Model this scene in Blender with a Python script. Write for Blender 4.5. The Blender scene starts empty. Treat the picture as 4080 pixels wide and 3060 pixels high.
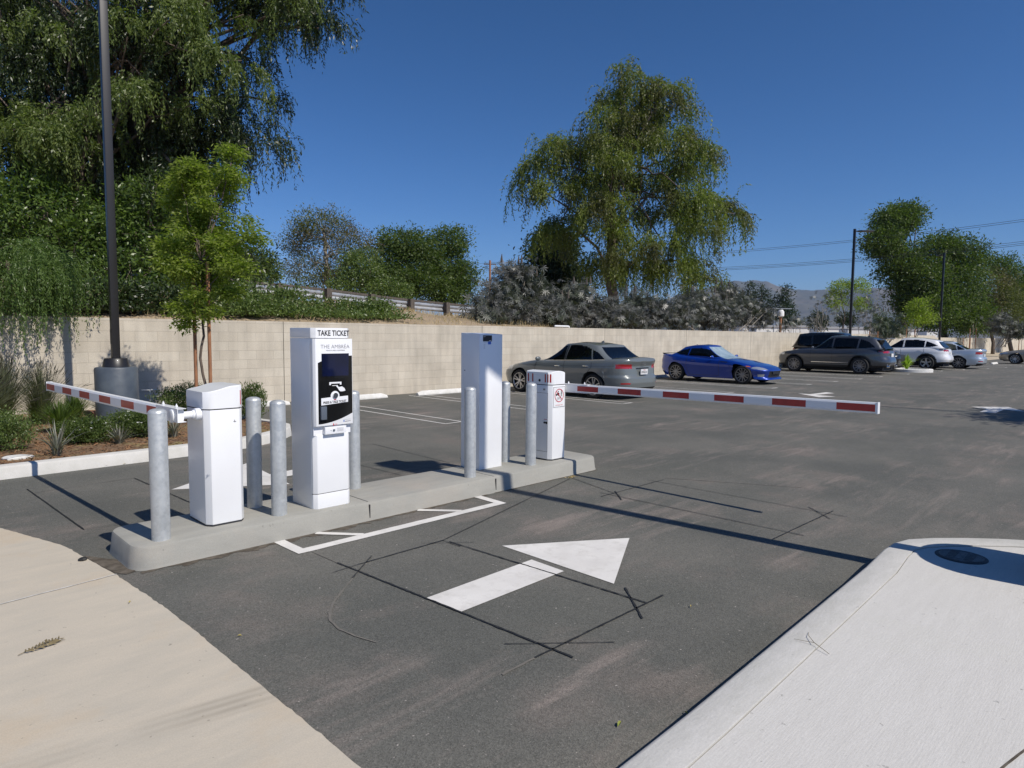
import bpy, math, random
import numpy as np
from mathutils import Vector, Matrix

# ------------------------------------------------------------------ camera, sky, sun
FPX, PITCH, ROLL, YAW, EYE = 2600.0, math.radians(4.25), math.radians(0.45), math.radians(44.9), 1.6
CX, CY = 2040.0, 1530.0
sc = bpy.context.scene
C = sc.collection
_fw = np.array([0, math.cos(PITCH), -math.sin(PITCH)])
_up0 = np.array([0, math.sin(PITCH), math.cos(PITCH)])
_rt0 = np.array([1.0, 0, 0])
_rt = _rt0*math.cos(ROLL)+_up0*math.sin(ROLL)
_up = -_rt0*math.sin(ROLL)+_up0*math.cos(ROLL)
def _c2w(d):
    c, s = math.cos(YAW), math.sin(YAW)
    return np.array([d[0]*c+d[1]*s, -d[0]*s+d[1]*c, d[2]])
FW, RT, UP = _c2w(_fw), _c2w(_rt), _c2w(_up)
cam_d = bpy.data.cameras.new('camera'); cam = bpy.data.objects.new('camera', cam_d); C.objects.link(cam)
cam_d.sensor_width = 36; cam_d.lens = 36*FPX/4080; cam_d.clip_start = .05; cam_d.clip_end = 40000
M = Matrix(((RT[0], UP[0], -FW[0], 0), (RT[1], UP[1], -FW[1], 0), (RT[2], UP[2], -FW[2], EYE), (0, 0, 0, 1)))
cam.matrix_world = M
sc.camera = cam

SUN_AZ, SUN_EL = math.radians(-83.5), math.radians(47.5)     # towards the sun, from +X
world = bpy.data.worlds.new('World'); sc.world = world; world.use_nodes = True
wn = world.node_tree; wn.nodes.clear()
sky = wn.nodes.new('ShaderNodeTexSky'); sky.sky_type = 'NISHITA'; sky.sun_disc = False
sky.sun_elevation = SUN_EL; sky.sun_rotation = math.pi/2-SUN_AZ
sky.altitude = 300; sky.air_density = 1.0; sky.dust_density = 0.25; sky.ozone_density = 3.5
bg = wn.nodes.new('ShaderNodeBackground'); bg.inputs[1].default_value = 0.1
wo = wn.nodes.new('ShaderNodeOutputWorld')
_sp = wn.nodes.new('ShaderNodeSeparateColor'); _cb = wn.nodes.new('ShaderNodeCombineColor'); wn.links.new(sky.outputs[0], _sp.inputs[0])
for _i, (_g, _k) in enumerate(((1.55, .215), (1.25, .44), (1.3, .56))):        # clear, deep blue dry-air sky
    _p = wn.nodes.new('ShaderNodeMath'); _p.operation = 'POWER'; _p.inputs[1].default_value = _g; wn.links.new(_sp.outputs[_i], _p.inputs[0])
    _m = wn.nodes.new('ShaderNodeMath'); _m.operation = 'MULTIPLY'; _m.inputs[1].default_value = _k; wn.links.new(_p.outputs[0], _m.inputs[0]); wn.links.new(_m.outputs[0], _cb.inputs[_i])
wn.links.new(_cb.outputs[0], bg.inputs[0]); wn.links.new(bg.outputs[0], wo.inputs[0])
sun_d = bpy.data.lights.new('sun', 'SUN'); sun_d.energy = 4.75; sun_d.angle = math.radians(0.53); sun_d.color = (1, .935, .845)
sun = bpy.data.objects.new('sun', sun_d); C.objects.link(sun)
sv = Vector((math.cos(SUN_AZ)*math.cos(SUN_EL), math.sin(SUN_AZ)*math.cos(SUN_EL), math.sin(SUN_EL)))
sun.rotation_euler = sv.to_track_quat('Z', 'Y').to_euler(); sun.location = (0, 0, 60)
sc.view_settings.view_transform = 'Standard'; sc.view_settings.look = 'None'
sc.view_settings.exposure = 0.0; sc.view_settings.gamma = 1.0
sc.cycles.max_bounces = 6; sc.cycles.transparent_max_bounces = 12; sc.cycles.sample_clamp_indirect = 6

random.seed(4); RNG = np.random.default_rng(11)
# where a measured picture point lies: on the ground plane / at a given distance
def ray(px, py): return FW+RT*(px-CX)/FPX+UP*(CY-py)/FPX
def gp(px, py, z=0.0):
    d = ray(px, py); t = (z-EYE)/d[2]; return (d[0]*t, d[1]*t)
def at(px, py, dist):
    d = ray(px, py)*dist; return np.array([d[0], d[1], d[2]+EYE])

# ------------------------------------------------------------------ helpers
def tag(o, label=None, cat=None, group=None, kind=None):
    if label: o['label'] = label
    if cat: o['category'] = cat
    if group: o['group'] = group
    if kind: o['kind'] = kind
    return o
def thing(name, label, cat, loc=(0, 0, 0), rotz=0, group=None):
    o = bpy.data.objects.new(name, None); C.objects.link(o); o.empty_display_size = .2
    o.location = loc; o.rotation_euler = (0, 0, rotz)
    return tag(o, label, cat, group)
def copy_tree(o, parent=None):
    c = o.copy(); C.objects.link(c); c.parent = parent
    for ch in list(o.children): copy_tree(ch, c)
    return c
class MB:
    def __init__(s): s.v = []; s.f = []; s.mi = []
    def add(s, vs, fs, m=0):
        b = len(s.v); s.v += [tuple(map(float, p)) for p in vs]
        s.f += [tuple(i+b for i in f) for f in fs]; s.mi += [m]*len(fs); return s
    def box(s, x0, x1, y0, y1, z0, z1, m=0):
        vs = [(x, y, z) for z in (z0, z1) for y in (y0, y1) for x in (x0, x1)]
        return s.add(vs, [(0, 2, 3, 1), (4, 5, 7, 6), (0, 1, 5, 4), (2, 6, 7, 3), (0, 4, 6, 2), (1, 3, 7, 5)], m)
    def prism(s, poly, z0, z1, m=0, ztop=None, bottom=True):
        n = len(poly); zt = ztop or (lambda x, y: z1)
        vs = [(p[0], p[1], z0) for p in poly]+[(p[0], p[1], zt(p[0], p[1])) for p in poly]
        fs = [tuple(range(n, 2*n))]+([tuple(range(n-1, -1, -1))] if bottom else [])
        fs += [(i, (i+1) % n, n+(i+1) % n, n+i) for i in range(n)]
        return s.add(vs, fs, m)
    def profx(s, prof, y0, y1, m=0):      # profile in (x,z), extruded along y
        n = len(prof)
        vs = [(p[0], y0, p[1]) for p in prof]+[(p[0], y1, p[1]) for p in prof]
        return s.add(vs, [tuple(range(n)), tuple(range(2*n-1, n-1, -1))]+[(i, n+i, n+(i+1) % n, (i+1) % n) for i in range(n)], m)
    def tube(s, pts, rad, n=8, m=0, caps=True):
        pts = [Vector(p) for p in pts]; rad = rad if hasattr(rad, '__len__') else [rad]*len(pts)
        vs = []; fs = []; ref = None
        for i, p in enumerate(pts):
            d = (pts[min(i+1, len(pts)-1)]-pts[max(i-1, 0)]).normalized()
            if ref is None: ref = d.orthogonal().normalized()
            ref = (ref-d*ref.dot(d)).normalized(); b = d.cross(ref)
            for k in range(n):
                a = 2*math.pi*k/n; vs.append(p+(ref*math.cos(a)+b*math.sin(a))*rad[i])
        for i in range(len(pts)-1):
            for k in range(n):
                fs.append((i*n+k, i*n+(k+1) % n, (i+1)*n+(k+1) % n, (i+1)*n+k))
        if caps: fs += [tuple(range(n-1, -1, -1)), tuple(range((len(pts)-1)*n, len(pts)*n))]
        return s.add(vs, fs, m)
    def lathe(s, prof, n=24, c=(0, 0, 0), axis='z', m=0, caps=True):   # prof: (r, h)
        vs = []; fs = []
        for r, h in prof:
            for k in range(n):
                a = 2*math.pi*k/n; p = (r*math.cos(a), r*math.sin(a), h)
                if axis == 'y': p = (p[0], p[2], p[1])
                if axis == 'x': p = (p[2], p[0], p[1])
                vs.append((p[0]+c[0], p[1]+c[1], p[2]+c[2]))
        for i in range(len(prof)-1):
            for k in range(n): fs.append((i*n+k, i*n+(k+1) % n, (i+1)*n+(k+1) % n, (i+1)*n+k))
        if caps: fs += [tuple(range(n-1, -1, -1)), tuple(range((len(prof)-1)*n, len(prof)*n))]
        return s.add(vs, fs, m)
    def build(s, name, mats, parent=None, smooth=False, loc=None, bevel=0, link=True):
        me = bpy.data.meshes.new(name); me.from_pydata(s.v, [], s.f); me.update()
        mats = mats if isinstance(mats, (list, tuple)) else [mats]
        for m in mats: me.materials.append(m)
        if len(mats) > 1: me.polygons.foreach_set('material_index', s.mi)
        import bmesh
        bm = bmesh.new(); bm.from_mesh(me); bmesh.ops.recalc_face_normals(bm, faces=bm.faces[:])
        if bevel: bmesh.ops.bevel(bm, geom=[e for e in bm.edges if e.calc_face_angle(0) > .5], offset=bevel, segments=2, affect='EDGES', profile=.6)
        bm.to_mesh(me); bm.free()
        if smooth:
            me.polygons.foreach_set('use_smooth', [True]*len(me.polygons))
            if smooth != 'all' and hasattr(me, 'set_sharp_from_angle'): me.set_sharp_from_angle(angle=math.radians(38))
        o = bpy.data.objects.new(name, me); C.objects.link(o)
        if parent: o.parent = parent
        if loc: o.location = loc
        return o
def npmesh(name, V, F, mat, parent=None, smooth=False, mi=None):
    V = np.asarray(V, np.float32); F = np.asarray(F, np.int32); k = F.shape[1]
    me = bpy.data.meshes.new(name); me.vertices.add(len(V)); me.vertices.foreach_set('co', V.ravel())
    me.loops.add(F.size); me.loops.foreach_set('vertex_index', F.ravel())
    me.polygons.add(len(F)); me.polygons.foreach_set('loop_start', np.arange(0, F.size, k, dtype=np.int32))
    for m in (mat if isinstance(mat, (list, tuple)) else [mat]): me.materials.append(m)
    if mi is not None: me.polygons.foreach_set('material_index', np.asarray(mi, np.int32))
    if smooth: me.polygons.foreach_set('use_smooth', np.ones(len(F), bool))
    me.update(calc_edges=True); me.validate()
    o = bpy.data.objects.new(name, me); C.objects.link(o)
    if parent: o.parent = parent
    return o
def grid(name, xs, ys, zf, mat, parent=None, smooth=True):
    X, Y = np.meshgrid(xs, ys); Z = zf(X, Y); n, m = X.shape
    V = np.stack([X, Y, Z], -1).reshape(-1, 3); i = np.arange((n-1)*(m-1)); r = i//(m-1); c = i % (m-1); a = r*m+c
    return npmesh(name, V, np.stack([a, a+1, a+m+1, a+m], 1), mat, parent, smooth)
def structure(o, label=None): o['kind'] = 'structure'; return o
def text(name, s, size, mat, parent, loc, rot=(math.pi/2, 0, 0), align='CENTER', offset=0, sx=1, sp=1, depth=.0006):
    cu = bpy.data.curves.new(name, 'FONT'); cu.body = s; cu.size = size; cu.align_x = align; cu.align_y = 'CENTER'
    cu.extrude = depth; cu.offset = offset; cu.space_character = sp; cu.resolution_u = 3
    t = bpy.data.objects.new(name, cu); C.objects.link(t)
    me = bpy.data.meshes.new_from_object(t.evaluated_get(bpy.context.evaluated_depsgraph_get()))
    bpy.data.objects.remove(t); me.materials.clear(); me.materials.append(mat)
    o = bpy.data.objects.new(name, me); C.objects.link(o); o.parent = parent
    o.location = loc; o.rotation_euler = rot; o.scale = (sx, 1, 1); return o

# ------------------------------------------------------------------ materials
def N(nt, t, **kw):
    n = nt.nodes.new(t)
    for k, v in kw.items():
        if k.startswith('i_'):
            n.inputs[int(k[2:]) if k[2:].isdigit() else k[2:].replace('_', ' ')].default_value = v
        else: setattr(n, k, v)
    return n
def mat(name, col, rough=.5, metal=0, col2=None, ns=5, nd=4, lo=.35, hi=.65, bump=0, bs=80, coat=0, spec=.5, stretch=None, col3=None, ns3=1, world_co=False, rough2=None):
    m = bpy.data.materials.new(name); m.use_nodes = True; nt = m.node_tree; b = nt.nodes['Principled BSDF']
    b.inputs['Base Color'].default_value = (*col, 1); b.inputs['Roughness'].default_value = rough
    b.inputs['Metallic'].default_value = metal; b.inputs['Coat Weight'].default_value = coat
    b.inputs['Coat Roughness'].default_value = .04; b.inputs['Specular IOR Level'].default_value = spec
    L = nt.links.new
    tc = N(nt, 'ShaderNodeTexCoord'); src = tc.outputs['Object']
    if stretch:
        mp = N(nt, 'ShaderNodeMapping'); mp.inputs['Scale'].default_value = stretch; L(src, mp.inputs[0]); src2 = mp.outputs[0]
    else: src2 = src
    last = None
    if col2:
        n = N(nt, 'ShaderNodeTexNoise'); n.inputs['Scale'].default_value = ns; n.inputs['Detail'].default_value = nd; L(src2, n.inputs['Vector'])
        r = N(nt, 'ShaderNodeMapRange'); r.inputs[1].default_value = lo; r.inputs[2].default_value = hi; L(n.outputs[0], r.inputs[0])
        mx = N(nt, 'ShaderNodeMix', data_type='RGBA'); L(r.outputs[0], mx.inputs[0]); mx.inputs[6].default_value = (*col, 1); mx.inputs[7].default_value = (*col2, 1)
        last = mx.outputs[2]
        if rough2 is not None:
            rr = N(nt, 'ShaderNodeMapRange'); rr.inputs[1].default_value = lo; rr.inputs[2].default_value = hi; rr.inputs[3].default_value = rough; rr.inputs[4].default_value = rough2
            L(n.outputs[0], rr.inputs[0]); L(rr.outputs[0], b.inputs['Roughness'])
    if col3:
        n = N(nt, 'ShaderNodeTexNoise'); n.inputs['Scale'].default_value = ns3; n.inputs['Detail'].default_value = 6; n.inputs['Roughness'].default_value = .65; L(src, n.inputs['Vector'])
        r = N(nt, 'ShaderNodeMapRange'); r.inputs[1].default_value = .5; r.inputs[2].default_value = .68; L(n.outputs[0], r.inputs[0])
        mx = N(nt, 'ShaderNodeMix', data_type='RGBA'); L(r.outputs[0], mx.inputs[0])
        if last: L(last, mx.inputs[6])
        else: mx.inputs[6].default_value = (*col, 1)
        mx.inputs[7].default_value = (*col3, 1); last = mx.outputs[2]
    if last: L(last, b.inputs['Base Color'])
    if bump:
        n = N(nt, 'ShaderNodeTexNoise'); n.inputs['Scale'].default_value = bs; n.inputs['Detail'].default_value = 3; L(src2, n.inputs['Vector'])
        bp = N(nt, 'ShaderNodeBump'); bp.inputs['Strength'].default_value = bump; bp.inputs['Distance'].default_value = .01
        L(n.outputs[0], bp.inputs['Height']); L(bp.outputs[0], b.inputs['Normal'])
    return m
def leafmat(name, c1, c2, trans=.35, rough=.45, spec=.35, hue_brown=None):
    m = bpy.data.materials.new(name); m.use_nodes = True; nt = m.node_tree; L = nt.links.new
    nt.nodes.clear(); out = N(nt, 'ShaderNodeOutputMaterial'); geo = N(nt, 'ShaderNodeNewGeometry')
    mx = N(nt, 'ShaderNodeMix', data_type='RGBA'); mx.inputs[6].default_value = (*c1, 1); mx.inputs[7].default_value = (*c2, 1)
    L(geo.outputs['Random Per Island'], mx.inputs[0]); col = mx.outputs[2]
    if hue_brown:
        tc = N(nt, 'ShaderNodeTexCoord'); n = N(nt, 'ShaderNodeTexNoise'); n.inputs['Scale'].default_value = hue_brown[1]; n.inputs['Detail'].default_value = 2
        L(tc.outputs['Object'], n.inputs['Vector']); r = N(nt, 'ShaderNodeMapRange'); r.inputs[1].default_value = .48; r.inputs[2].default_value = .66; L(n.outputs[0], r.inputs[0])
        m2 = N(nt, 'ShaderNodeMix', data_type='RGBA'); L(r.outputs[0], m2.inputs[0]); L(col, m2.inputs[6]); m2.inputs[7].default_value = (*hue_brown[0], 1); col = m2.outputs[2]
    b = N(nt, 'ShaderNodeBsdfPrincipled'); b.inputs['Roughness'].default_value = rough; b.inputs['Specular IOR Level'].default_value = spec; L(col, b.inputs['Base Color'])
    t = N(nt, 'ShaderNodeBsdfTranslucent'); g = N(nt, 'ShaderNodeMix', data_type='RGBA', blend_type='MULTIPLY'); g.inputs[0].default_value = 1
    L(col, g.inputs[6]); g.inputs[7].default_value = (1.6, 1.9, .7, 1); L(g.outputs[2], t.inputs[0])
    ms = N(nt, 'ShaderNodeMixShader'); ms.inputs[0].default_value = trans; L(b.outputs[0], ms.inputs[1]); L(t.outputs[0], ms.inputs[2]); L(ms.outputs[0], out.inputs[0])
    return m
def glassmat(name, tint, trans):
    m = bpy.data.materials.new(name); m.use_nodes = True; nt = m.node_tree; L = nt.links.new; nt.nodes.clear()
    out = N(nt, 'ShaderNodeOutputMaterial'); tr = N(nt, 'ShaderNodeBsdfTransparent'); tr.inputs[0].default_value = (*[t*trans for t in tint], 1)
    df = N(nt, 'ShaderNodeBsdfDiffuse'); df.inputs[0].default_value = (.006, .008, .012, 1)
    a = N(nt, 'ShaderNodeMixShader'); a.inputs[0].default_value = .35; L(tr.outputs[0], a.inputs[1]); L(df.outputs[0], a.inputs[2])
    gl = N(nt, 'ShaderNodeBsdfGlossy'); gl.inputs['Roughness'].default_value = .02; fr = N(nt, 'ShaderNodeFresnel'); fr.inputs[0].default_value = 1.5
    ms = N(nt, 'ShaderNodeMixShader'); L(fr.outputs[0], ms.inputs[0]); L(a.outputs[0], ms.inputs[1]); L(gl.outputs[0], ms.inputs[2]); L(ms.outputs[0], out.inputs[0])
    return m

def asphalt_mat():
    m = bpy.data.materials.new('asphalt'); m.use_nodes = True; nt = m.node_tree; L = nt.links.new; b = nt.nodes['Principled BSDF']
    tc = N(nt, 'ShaderNodeTexCoord'); src = tc.outputs['Object']
    def noise(scale, det, lo, hi, rough=.6, vec=None, dist=0):
        n = N(nt, 'ShaderNodeTexNoise'); n.inputs['Scale'].default_value = scale; n.inputs['Detail'].default_value = det; n.inputs['Roughness'].default_value = rough; n.inputs['Distortion'].default_value = dist
        L(vec or src, n.inputs['Vector']); r = N(nt, 'ShaderNodeMapRange'); r.inputs[1].default_value = lo; r.inputs[2].default_value = hi; L(n.outputs[0], r.inputs[0]); return r.outputs[0]
    def mix(f, a, c):
        mx = N(nt, 'ShaderNodeMix', data_type='RGBA'); L(f, mx.inputs[0])
        if isinstance(a, tuple): mx.inputs[6].default_value = (*a, 1)
        else: L(a, mx.inputs[6])
        if isinstance(c, tuple): mx.inputs[7].default_value = (*c, 1)
        else: L(c, mx.inputs[7])
        return mx.outputs[2]
    col = mix(noise(.55, 5, .38, .62), (.100, .101, .090), (.140, .136, .119))
    col = mix(noise(.9, 7, .52, .68, .66), col, (.160, .142, .124))       # reddish dust
    col = mix(noise(.33, 3, .5, .75), col, (.104, .106, .092))
    mp = N(nt, 'ShaderNodeMapping'); mp.inputs['Scale'].default_value = (.5, 3.2, 1); mp.inputs['Rotation'].default_value = (0, 0, 1.35); L(src, mp.inputs[0])
    st = noise(1.6, 6, .50, .74, .68, mp.outputs[0], .6)
    n2 = noise(.45, 3, .44, .60)
    mul = N(nt, 'ShaderNodeMath', operation='MULTIPLY'); L(st, mul.inputs[0]); L(n2, mul.inputs[1])
    col = mix(mul.outputs[0], col, (.25, .212, .186))                      # pale dusty drag marks
    vo = N(nt, 'ShaderNodeTexVoronoi'); vo.inputs['Scale'].default_value = 150; L(src, vo.inputs['Vector'])
    sp = N(nt, 'ShaderNodeMapRange'); sp.inputs[1].default_value = .0; sp.inputs[2].default_value = 1; L(vo.outputs['Color'], sp.inputs[0])
    sp2 = N(nt, 'ShaderNodeMapRange'); sp2.inputs[1].default_value = 0; sp2.inputs[2].default_value = 1; sp2.inputs[3].default_value = .66; sp2.inputs[4].default_value = 1.34; L(vo.outputs['Color'], sp2.inputs[0])
    mm = N(nt, 'ShaderNodeMix', data_type='RGBA', blend_type='MULTIPLY'); mm.inputs[0].default_value = 1; L(col, mm.inputs[6]); L(sp2.outputs[0], mm.inputs[7]); col = mm.outputs[2]
    fs = noise(38, 2, .70, .76, .5)
    col = mix(fs, col, (.36, .33, .30))                                   # scattered pale grit
    L(col, b.inputs['Base Color']); b.inputs['Roughness'].default_value = .82; b.inputs['Specular IOR Level'].default_value = .3
    bp = N(nt, 'ShaderNodeBump'); bp.inputs['Strength'].default_value = .55; bp.inputs['Distance'].default_value = .004; L(vo.outputs['Distance'], bp.inputs['Height']); L(bp.outputs[0], b.inputs['Normal'])
    return m
def concrete_mat(name, c1, c2, c3, streak=(1.5, 12, 1), rot=0, grain=.25, tyre=None):
    m = bpy.data.materials.new(name); m.use_nodes = True; nt = m.node_tree; L = nt.links.new; b = nt.nodes['Principled BSDF']
    tc = N(nt, 'ShaderNodeTexCoord'); src = tc.outputs['Object']
    mp = N(nt, 'ShaderNodeMapping'); mp.inputs['Scale'].default_value = streak; mp.inputs['Rotation'].default_value = (0, 0, rot); L(src, mp.inputs[0])
    def noise(v, s, d, lo, hi, r=.6):
        n = N(nt, 'ShaderNodeTexNoise'); n.inputs['Scale'].default_value = s; n.inputs['Detail'].default_value = d; n.inputs['Roughness'].default_value = r; L(v, n.inputs['Vector'])
        q = N(nt, 'ShaderNodeMapRange'); q.inputs[1].default_value = lo; q.inputs[2].default_value = hi; L(n.outputs[0], q.inputs[0]); return q.outputs[0]
    def mix(f, a, c, k=1.0):
        mx = N(nt, 'ShaderNodeMix', data_type='RGBA')
        if k != 1.0:
            mu = N(nt, 'ShaderNodeMath', operation='MULTIPLY'); mu.inputs[1].default_value = k; L(f, mu.inputs[0]); f = mu.outputs[0]
        L(f, mx.inputs[0])
        for i, q in ((6, a), (7, c)):
            if isinstance(q, tuple): mx.inputs[i].default_value = (*q, 1)
            else: L(q, mx.inputs[i])
        return mx.outputs[2]
    col = mix(noise(mp.outputs[0], 3, 5, .35, .65), c1, c2)
    col = mix(noise(src, .9, 6, .52, .72, .65), col, c3)
    col = mix(noise(src, 170, 2, .35, .65), col, tuple(x*.62 for x in c2), grain)
    col = mix(noise(src, 26, 2, .71, .76), col, tuple(x*.5 for x in c2), .7)
    if tyre:
        mp2 = N(nt, 'ShaderNodeMapping'); mp2.vector_type = 'TEXTURE'; mp2.inputs['Location'].default_value = (tyre[0], tyre[1], 0); mp2.inputs['Rotation'].default_value = (0, 0, tyre[2]); L(src, mp2.inputs[0])
        sx = N(nt, 'ShaderNodeSeparateXYZ'); L(mp2.outputs[0], sx.inputs[0])
        ab = N(nt, 'ShaderNodeMath', operation='ABSOLUTE'); L(sx.outputs[1], ab.inputs[0])
        e = N(nt, 'ShaderNodeMapRange'); e.inputs[1].default_value = .06; e.inputs[2].default_value = .10; e.inputs[3].default_value = 1; e.inputs[4].default_value = 0; L(ab.outputs[0], e.inputs[0])
        w = N(nt, 'ShaderNodeMath', operation='MULTIPLY'); w.inputs[1].default_value = 120; L(sx.outputs[1], w.inputs[0])
        si = N(nt, 'ShaderNodeMath', operation='SINE'); L(w.outputs[0], si.inputs[0])
        r = N(nt, 'ShaderNodeMapRange'); r.inputs[1].default_value = -1; r.inputs[2].default_value = 1; r.inputs[3].default_value = .35; r.inputs[4].default_value = 1; L(si.outputs[0], r.inputs[0])
        fx = noise(src, 1.3, 3, .35, .6)
        a1 = N(nt, 'ShaderNodeMath', operation='MULTIPLY'); L(e.outputs[0], a1.inputs[0]); L(r.outputs[0], a1.inputs[1])
        a2 = N(nt, 'ShaderNodeMath', operation='MULTIPLY'); L(a1.outputs[0], a2.inputs[0]); L(fx, a2.inputs[1])
        col = mix(a2.outputs[0], col, tuple(x*.62 for x in c1), .75)
    L(col, b.inputs['Base Color']); b.inputs['Roughness'].default_value = .88; b.inputs['Specular IOR Level'].default_value = .25
    n = N(nt, 'ShaderNodeTexNoise'); n.inputs['Scale'].default_value = 14; n.inputs['Detail'].default_value = 8; L(mp.outputs[0], n.inputs['Vector'])
    bp = N(nt, 'ShaderNodeBump'); bp.inputs['Strength'].default_value = .25; bp.inputs['Distance'].default_value = .01; L(n.outputs[0], bp.inputs['Height']); L(bp.outputs[0], b.inputs['Normal'])
    bp.inputs['Strength'].default_value = .14
    return m
def block_mat():
    m = bpy.data.materials.new('tan_block'); m.use_nodes = True; nt = m.node_tree; L = nt.links.new; b = nt.nodes['Principled BSDF']
    tc = N(nt, 'ShaderNodeTexCoord'); sx = N(nt, 'ShaderNodeSeparateXYZ'); L(tc.outputs['Object'], sx.inputs[0])
    cb = N(nt, 'ShaderNodeCombineXYZ'); L(sx.outputs[0], cb.inputs[0]); L(sx.outputs[2], cb.inputs[1])
    br = N(nt, 'ShaderNodeTexBrick'); br.offset = .5; br.inputs['Scale'].default_value = 1; br.inputs['Brick Width'].default_value = .406; br.inputs['Row Height'].default_value = .203
    br.inputs['Mortar Size'].default_value = .0045; br.inputs['Mortar Smooth'].default_value = .15; br.inputs['Bias'].default_value = 0
    br.inputs['Color1'].default_value = (.545, .487, .395, 1); br.inputs['Color2'].default_value = (.585, .53, .435, 1); br.inputs['Mortar'].default_value = (.475, .425, .345, 1)
    L(cb.outputs[0], br.inputs['Vector'])
    # per-block tone from snapped coordinates
    n = N(nt, 'ShaderNodeTexNoise'); n.inputs['Scale'].default_value = 1.1; n.inputs['Detail'].default_value = 5; L(cb.outputs[0], n.inputs['Vector'])
    r = N(nt, 'ShaderNodeMapRange'); r.inputs[1].default_value = .35; r.inputs[2].default_value = .65; r.inputs[3].default_value = .90; r.inputs[4].default_value = 1.08; L(n.outputs[0], r.inputs[0])
    n2 = N(nt, 'ShaderNodeTexNoise'); n2.inputs['Scale'].default_value = 60; n2.inputs['Detail'].default_value = 2; L(cb.outputs[0], n2.inputs['Vector'])
    r2 = N(nt, 'ShaderNodeMapRange'); r2.inputs[1].default_value = .3; r2.inputs[2].default_value = .7; r2.inputs[3].default_value = .9; r2.inputs[4].default_value = 1.08; L(n2.outputs[0], r2.inputs[0])
    mp3 = N(nt, 'ShaderNodeMapping'); mp3.inputs['Scale'].default_value = (2.2, .35, 1); L(cb.outputs[0], mp3.inputs[0])
    n3 = N(nt, 'ShaderNodeTexNoise'); n3.inputs['Scale'].default_value = 2; n3.inputs['Detail'].default_value = 5; L(mp3.outputs[0], n3.inputs['Vector'])
    r3 = N(nt, 'ShaderNodeMapRange'); r3.inputs[1].default_value = .36; r3.inputs[2].default_value = .6; r3.inputs[3].default_value = .86; r3.inputs[4].default_value = 1.0; L(n3.outputs[0], r3.inputs[0])
    mu0 = N(nt, 'ShaderNodeMath', operation='MULTIPLY'); L(r.outputs[0], mu0.inputs[0]); L(r3.outputs[0], mu0.inputs[1])
    mu = N(nt, 'ShaderNodeMath', operation='MULTIPLY'); L(mu0.outputs[0], mu.inputs[0]); L(r2.outputs[0], mu.inputs[1])
    mm = N(nt, 'ShaderNodeMix', data_type='RGBA', blend_type='MULTIPLY'); mm.inputs[0].default_value = 1; L(br.outputs['Color'], mm.inputs[6]); L(mu.outputs[0], mm.inputs[7])
    L(mm.outputs[2], b.inputs['Base Color']); b.inputs['Roughness'].default_value = .9; b.inputs['Specular IOR Level'].default_value = .2
    iv = N(nt, 'ShaderNodeMath', operation='SUBTRACT'); iv.inputs[0].default_value = 1; L(br.outputs['Fac'], iv.inputs[1])
    bp = N(nt, 'ShaderNodeBump'); bp.inputs['Strength'].default_value = .6; bp.inputs['Distance'].default_value = .004; L(iv.outputs[0], bp.inputs['Height']); L(bp.outputs[0], b.inputs['Normal'])
    return m
def galv_mat():
    m = mat('galvanised', (.5, .52, .53), .42, .45); nt = m.node_tree; L = nt.links.new; b = nt.nodes['Principled BSDF']
    tc = [n for n in nt.nodes if n.type == 'TEX_COORD'][0]
    vo = N(nt, 'ShaderNodeTexVoronoi'); vo.inputs['Scale'].default_value = 55; L(tc.outputs['Object'], vo.inputs['Vector'])
    n = N(nt, 'ShaderNodeTexNoise'); n.inputs['Scale'].default_value = 7; n.inputs['Detail'].default_value = 6; n.inputs['Roughness'].default_value = .7; L(tc.outputs['Object'], n.inputs['Vector'])
    ad = N(nt, 'ShaderNodeMath', operation='MULTIPLY_ADD'); L(vo.outputs['Color'], ad.inputs[0]); ad.inputs[1].default_value = .35; L(n.outputs[0], ad.inputs[2])
    cr = N(nt, 'ShaderNodeValToRGB'); cr.color_ramp.elements[0].position = .42; cr.color_ramp.elements[0].color = (.45, .475, .485, 1); cr.color_ramp.elements[1].position = .85; cr.color_ramp.elements[1].color = (.57, .59, .59, 1)
    L(ad.outputs[0], cr.inputs[0]); L(cr.outputs[0], b.inputs['Base Color'])
    r = N(nt, 'ShaderNodeMapRange'); r.inputs[1].default_value = .4; r.inputs[2].default_value = .9; r.inputs[3].default_value = .32; r.inputs[4].default_value = .55; L(ad.outputs[0], r.inputs[0]); L(r.outputs[0], b.inputs['Roughness'])
    return m

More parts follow.
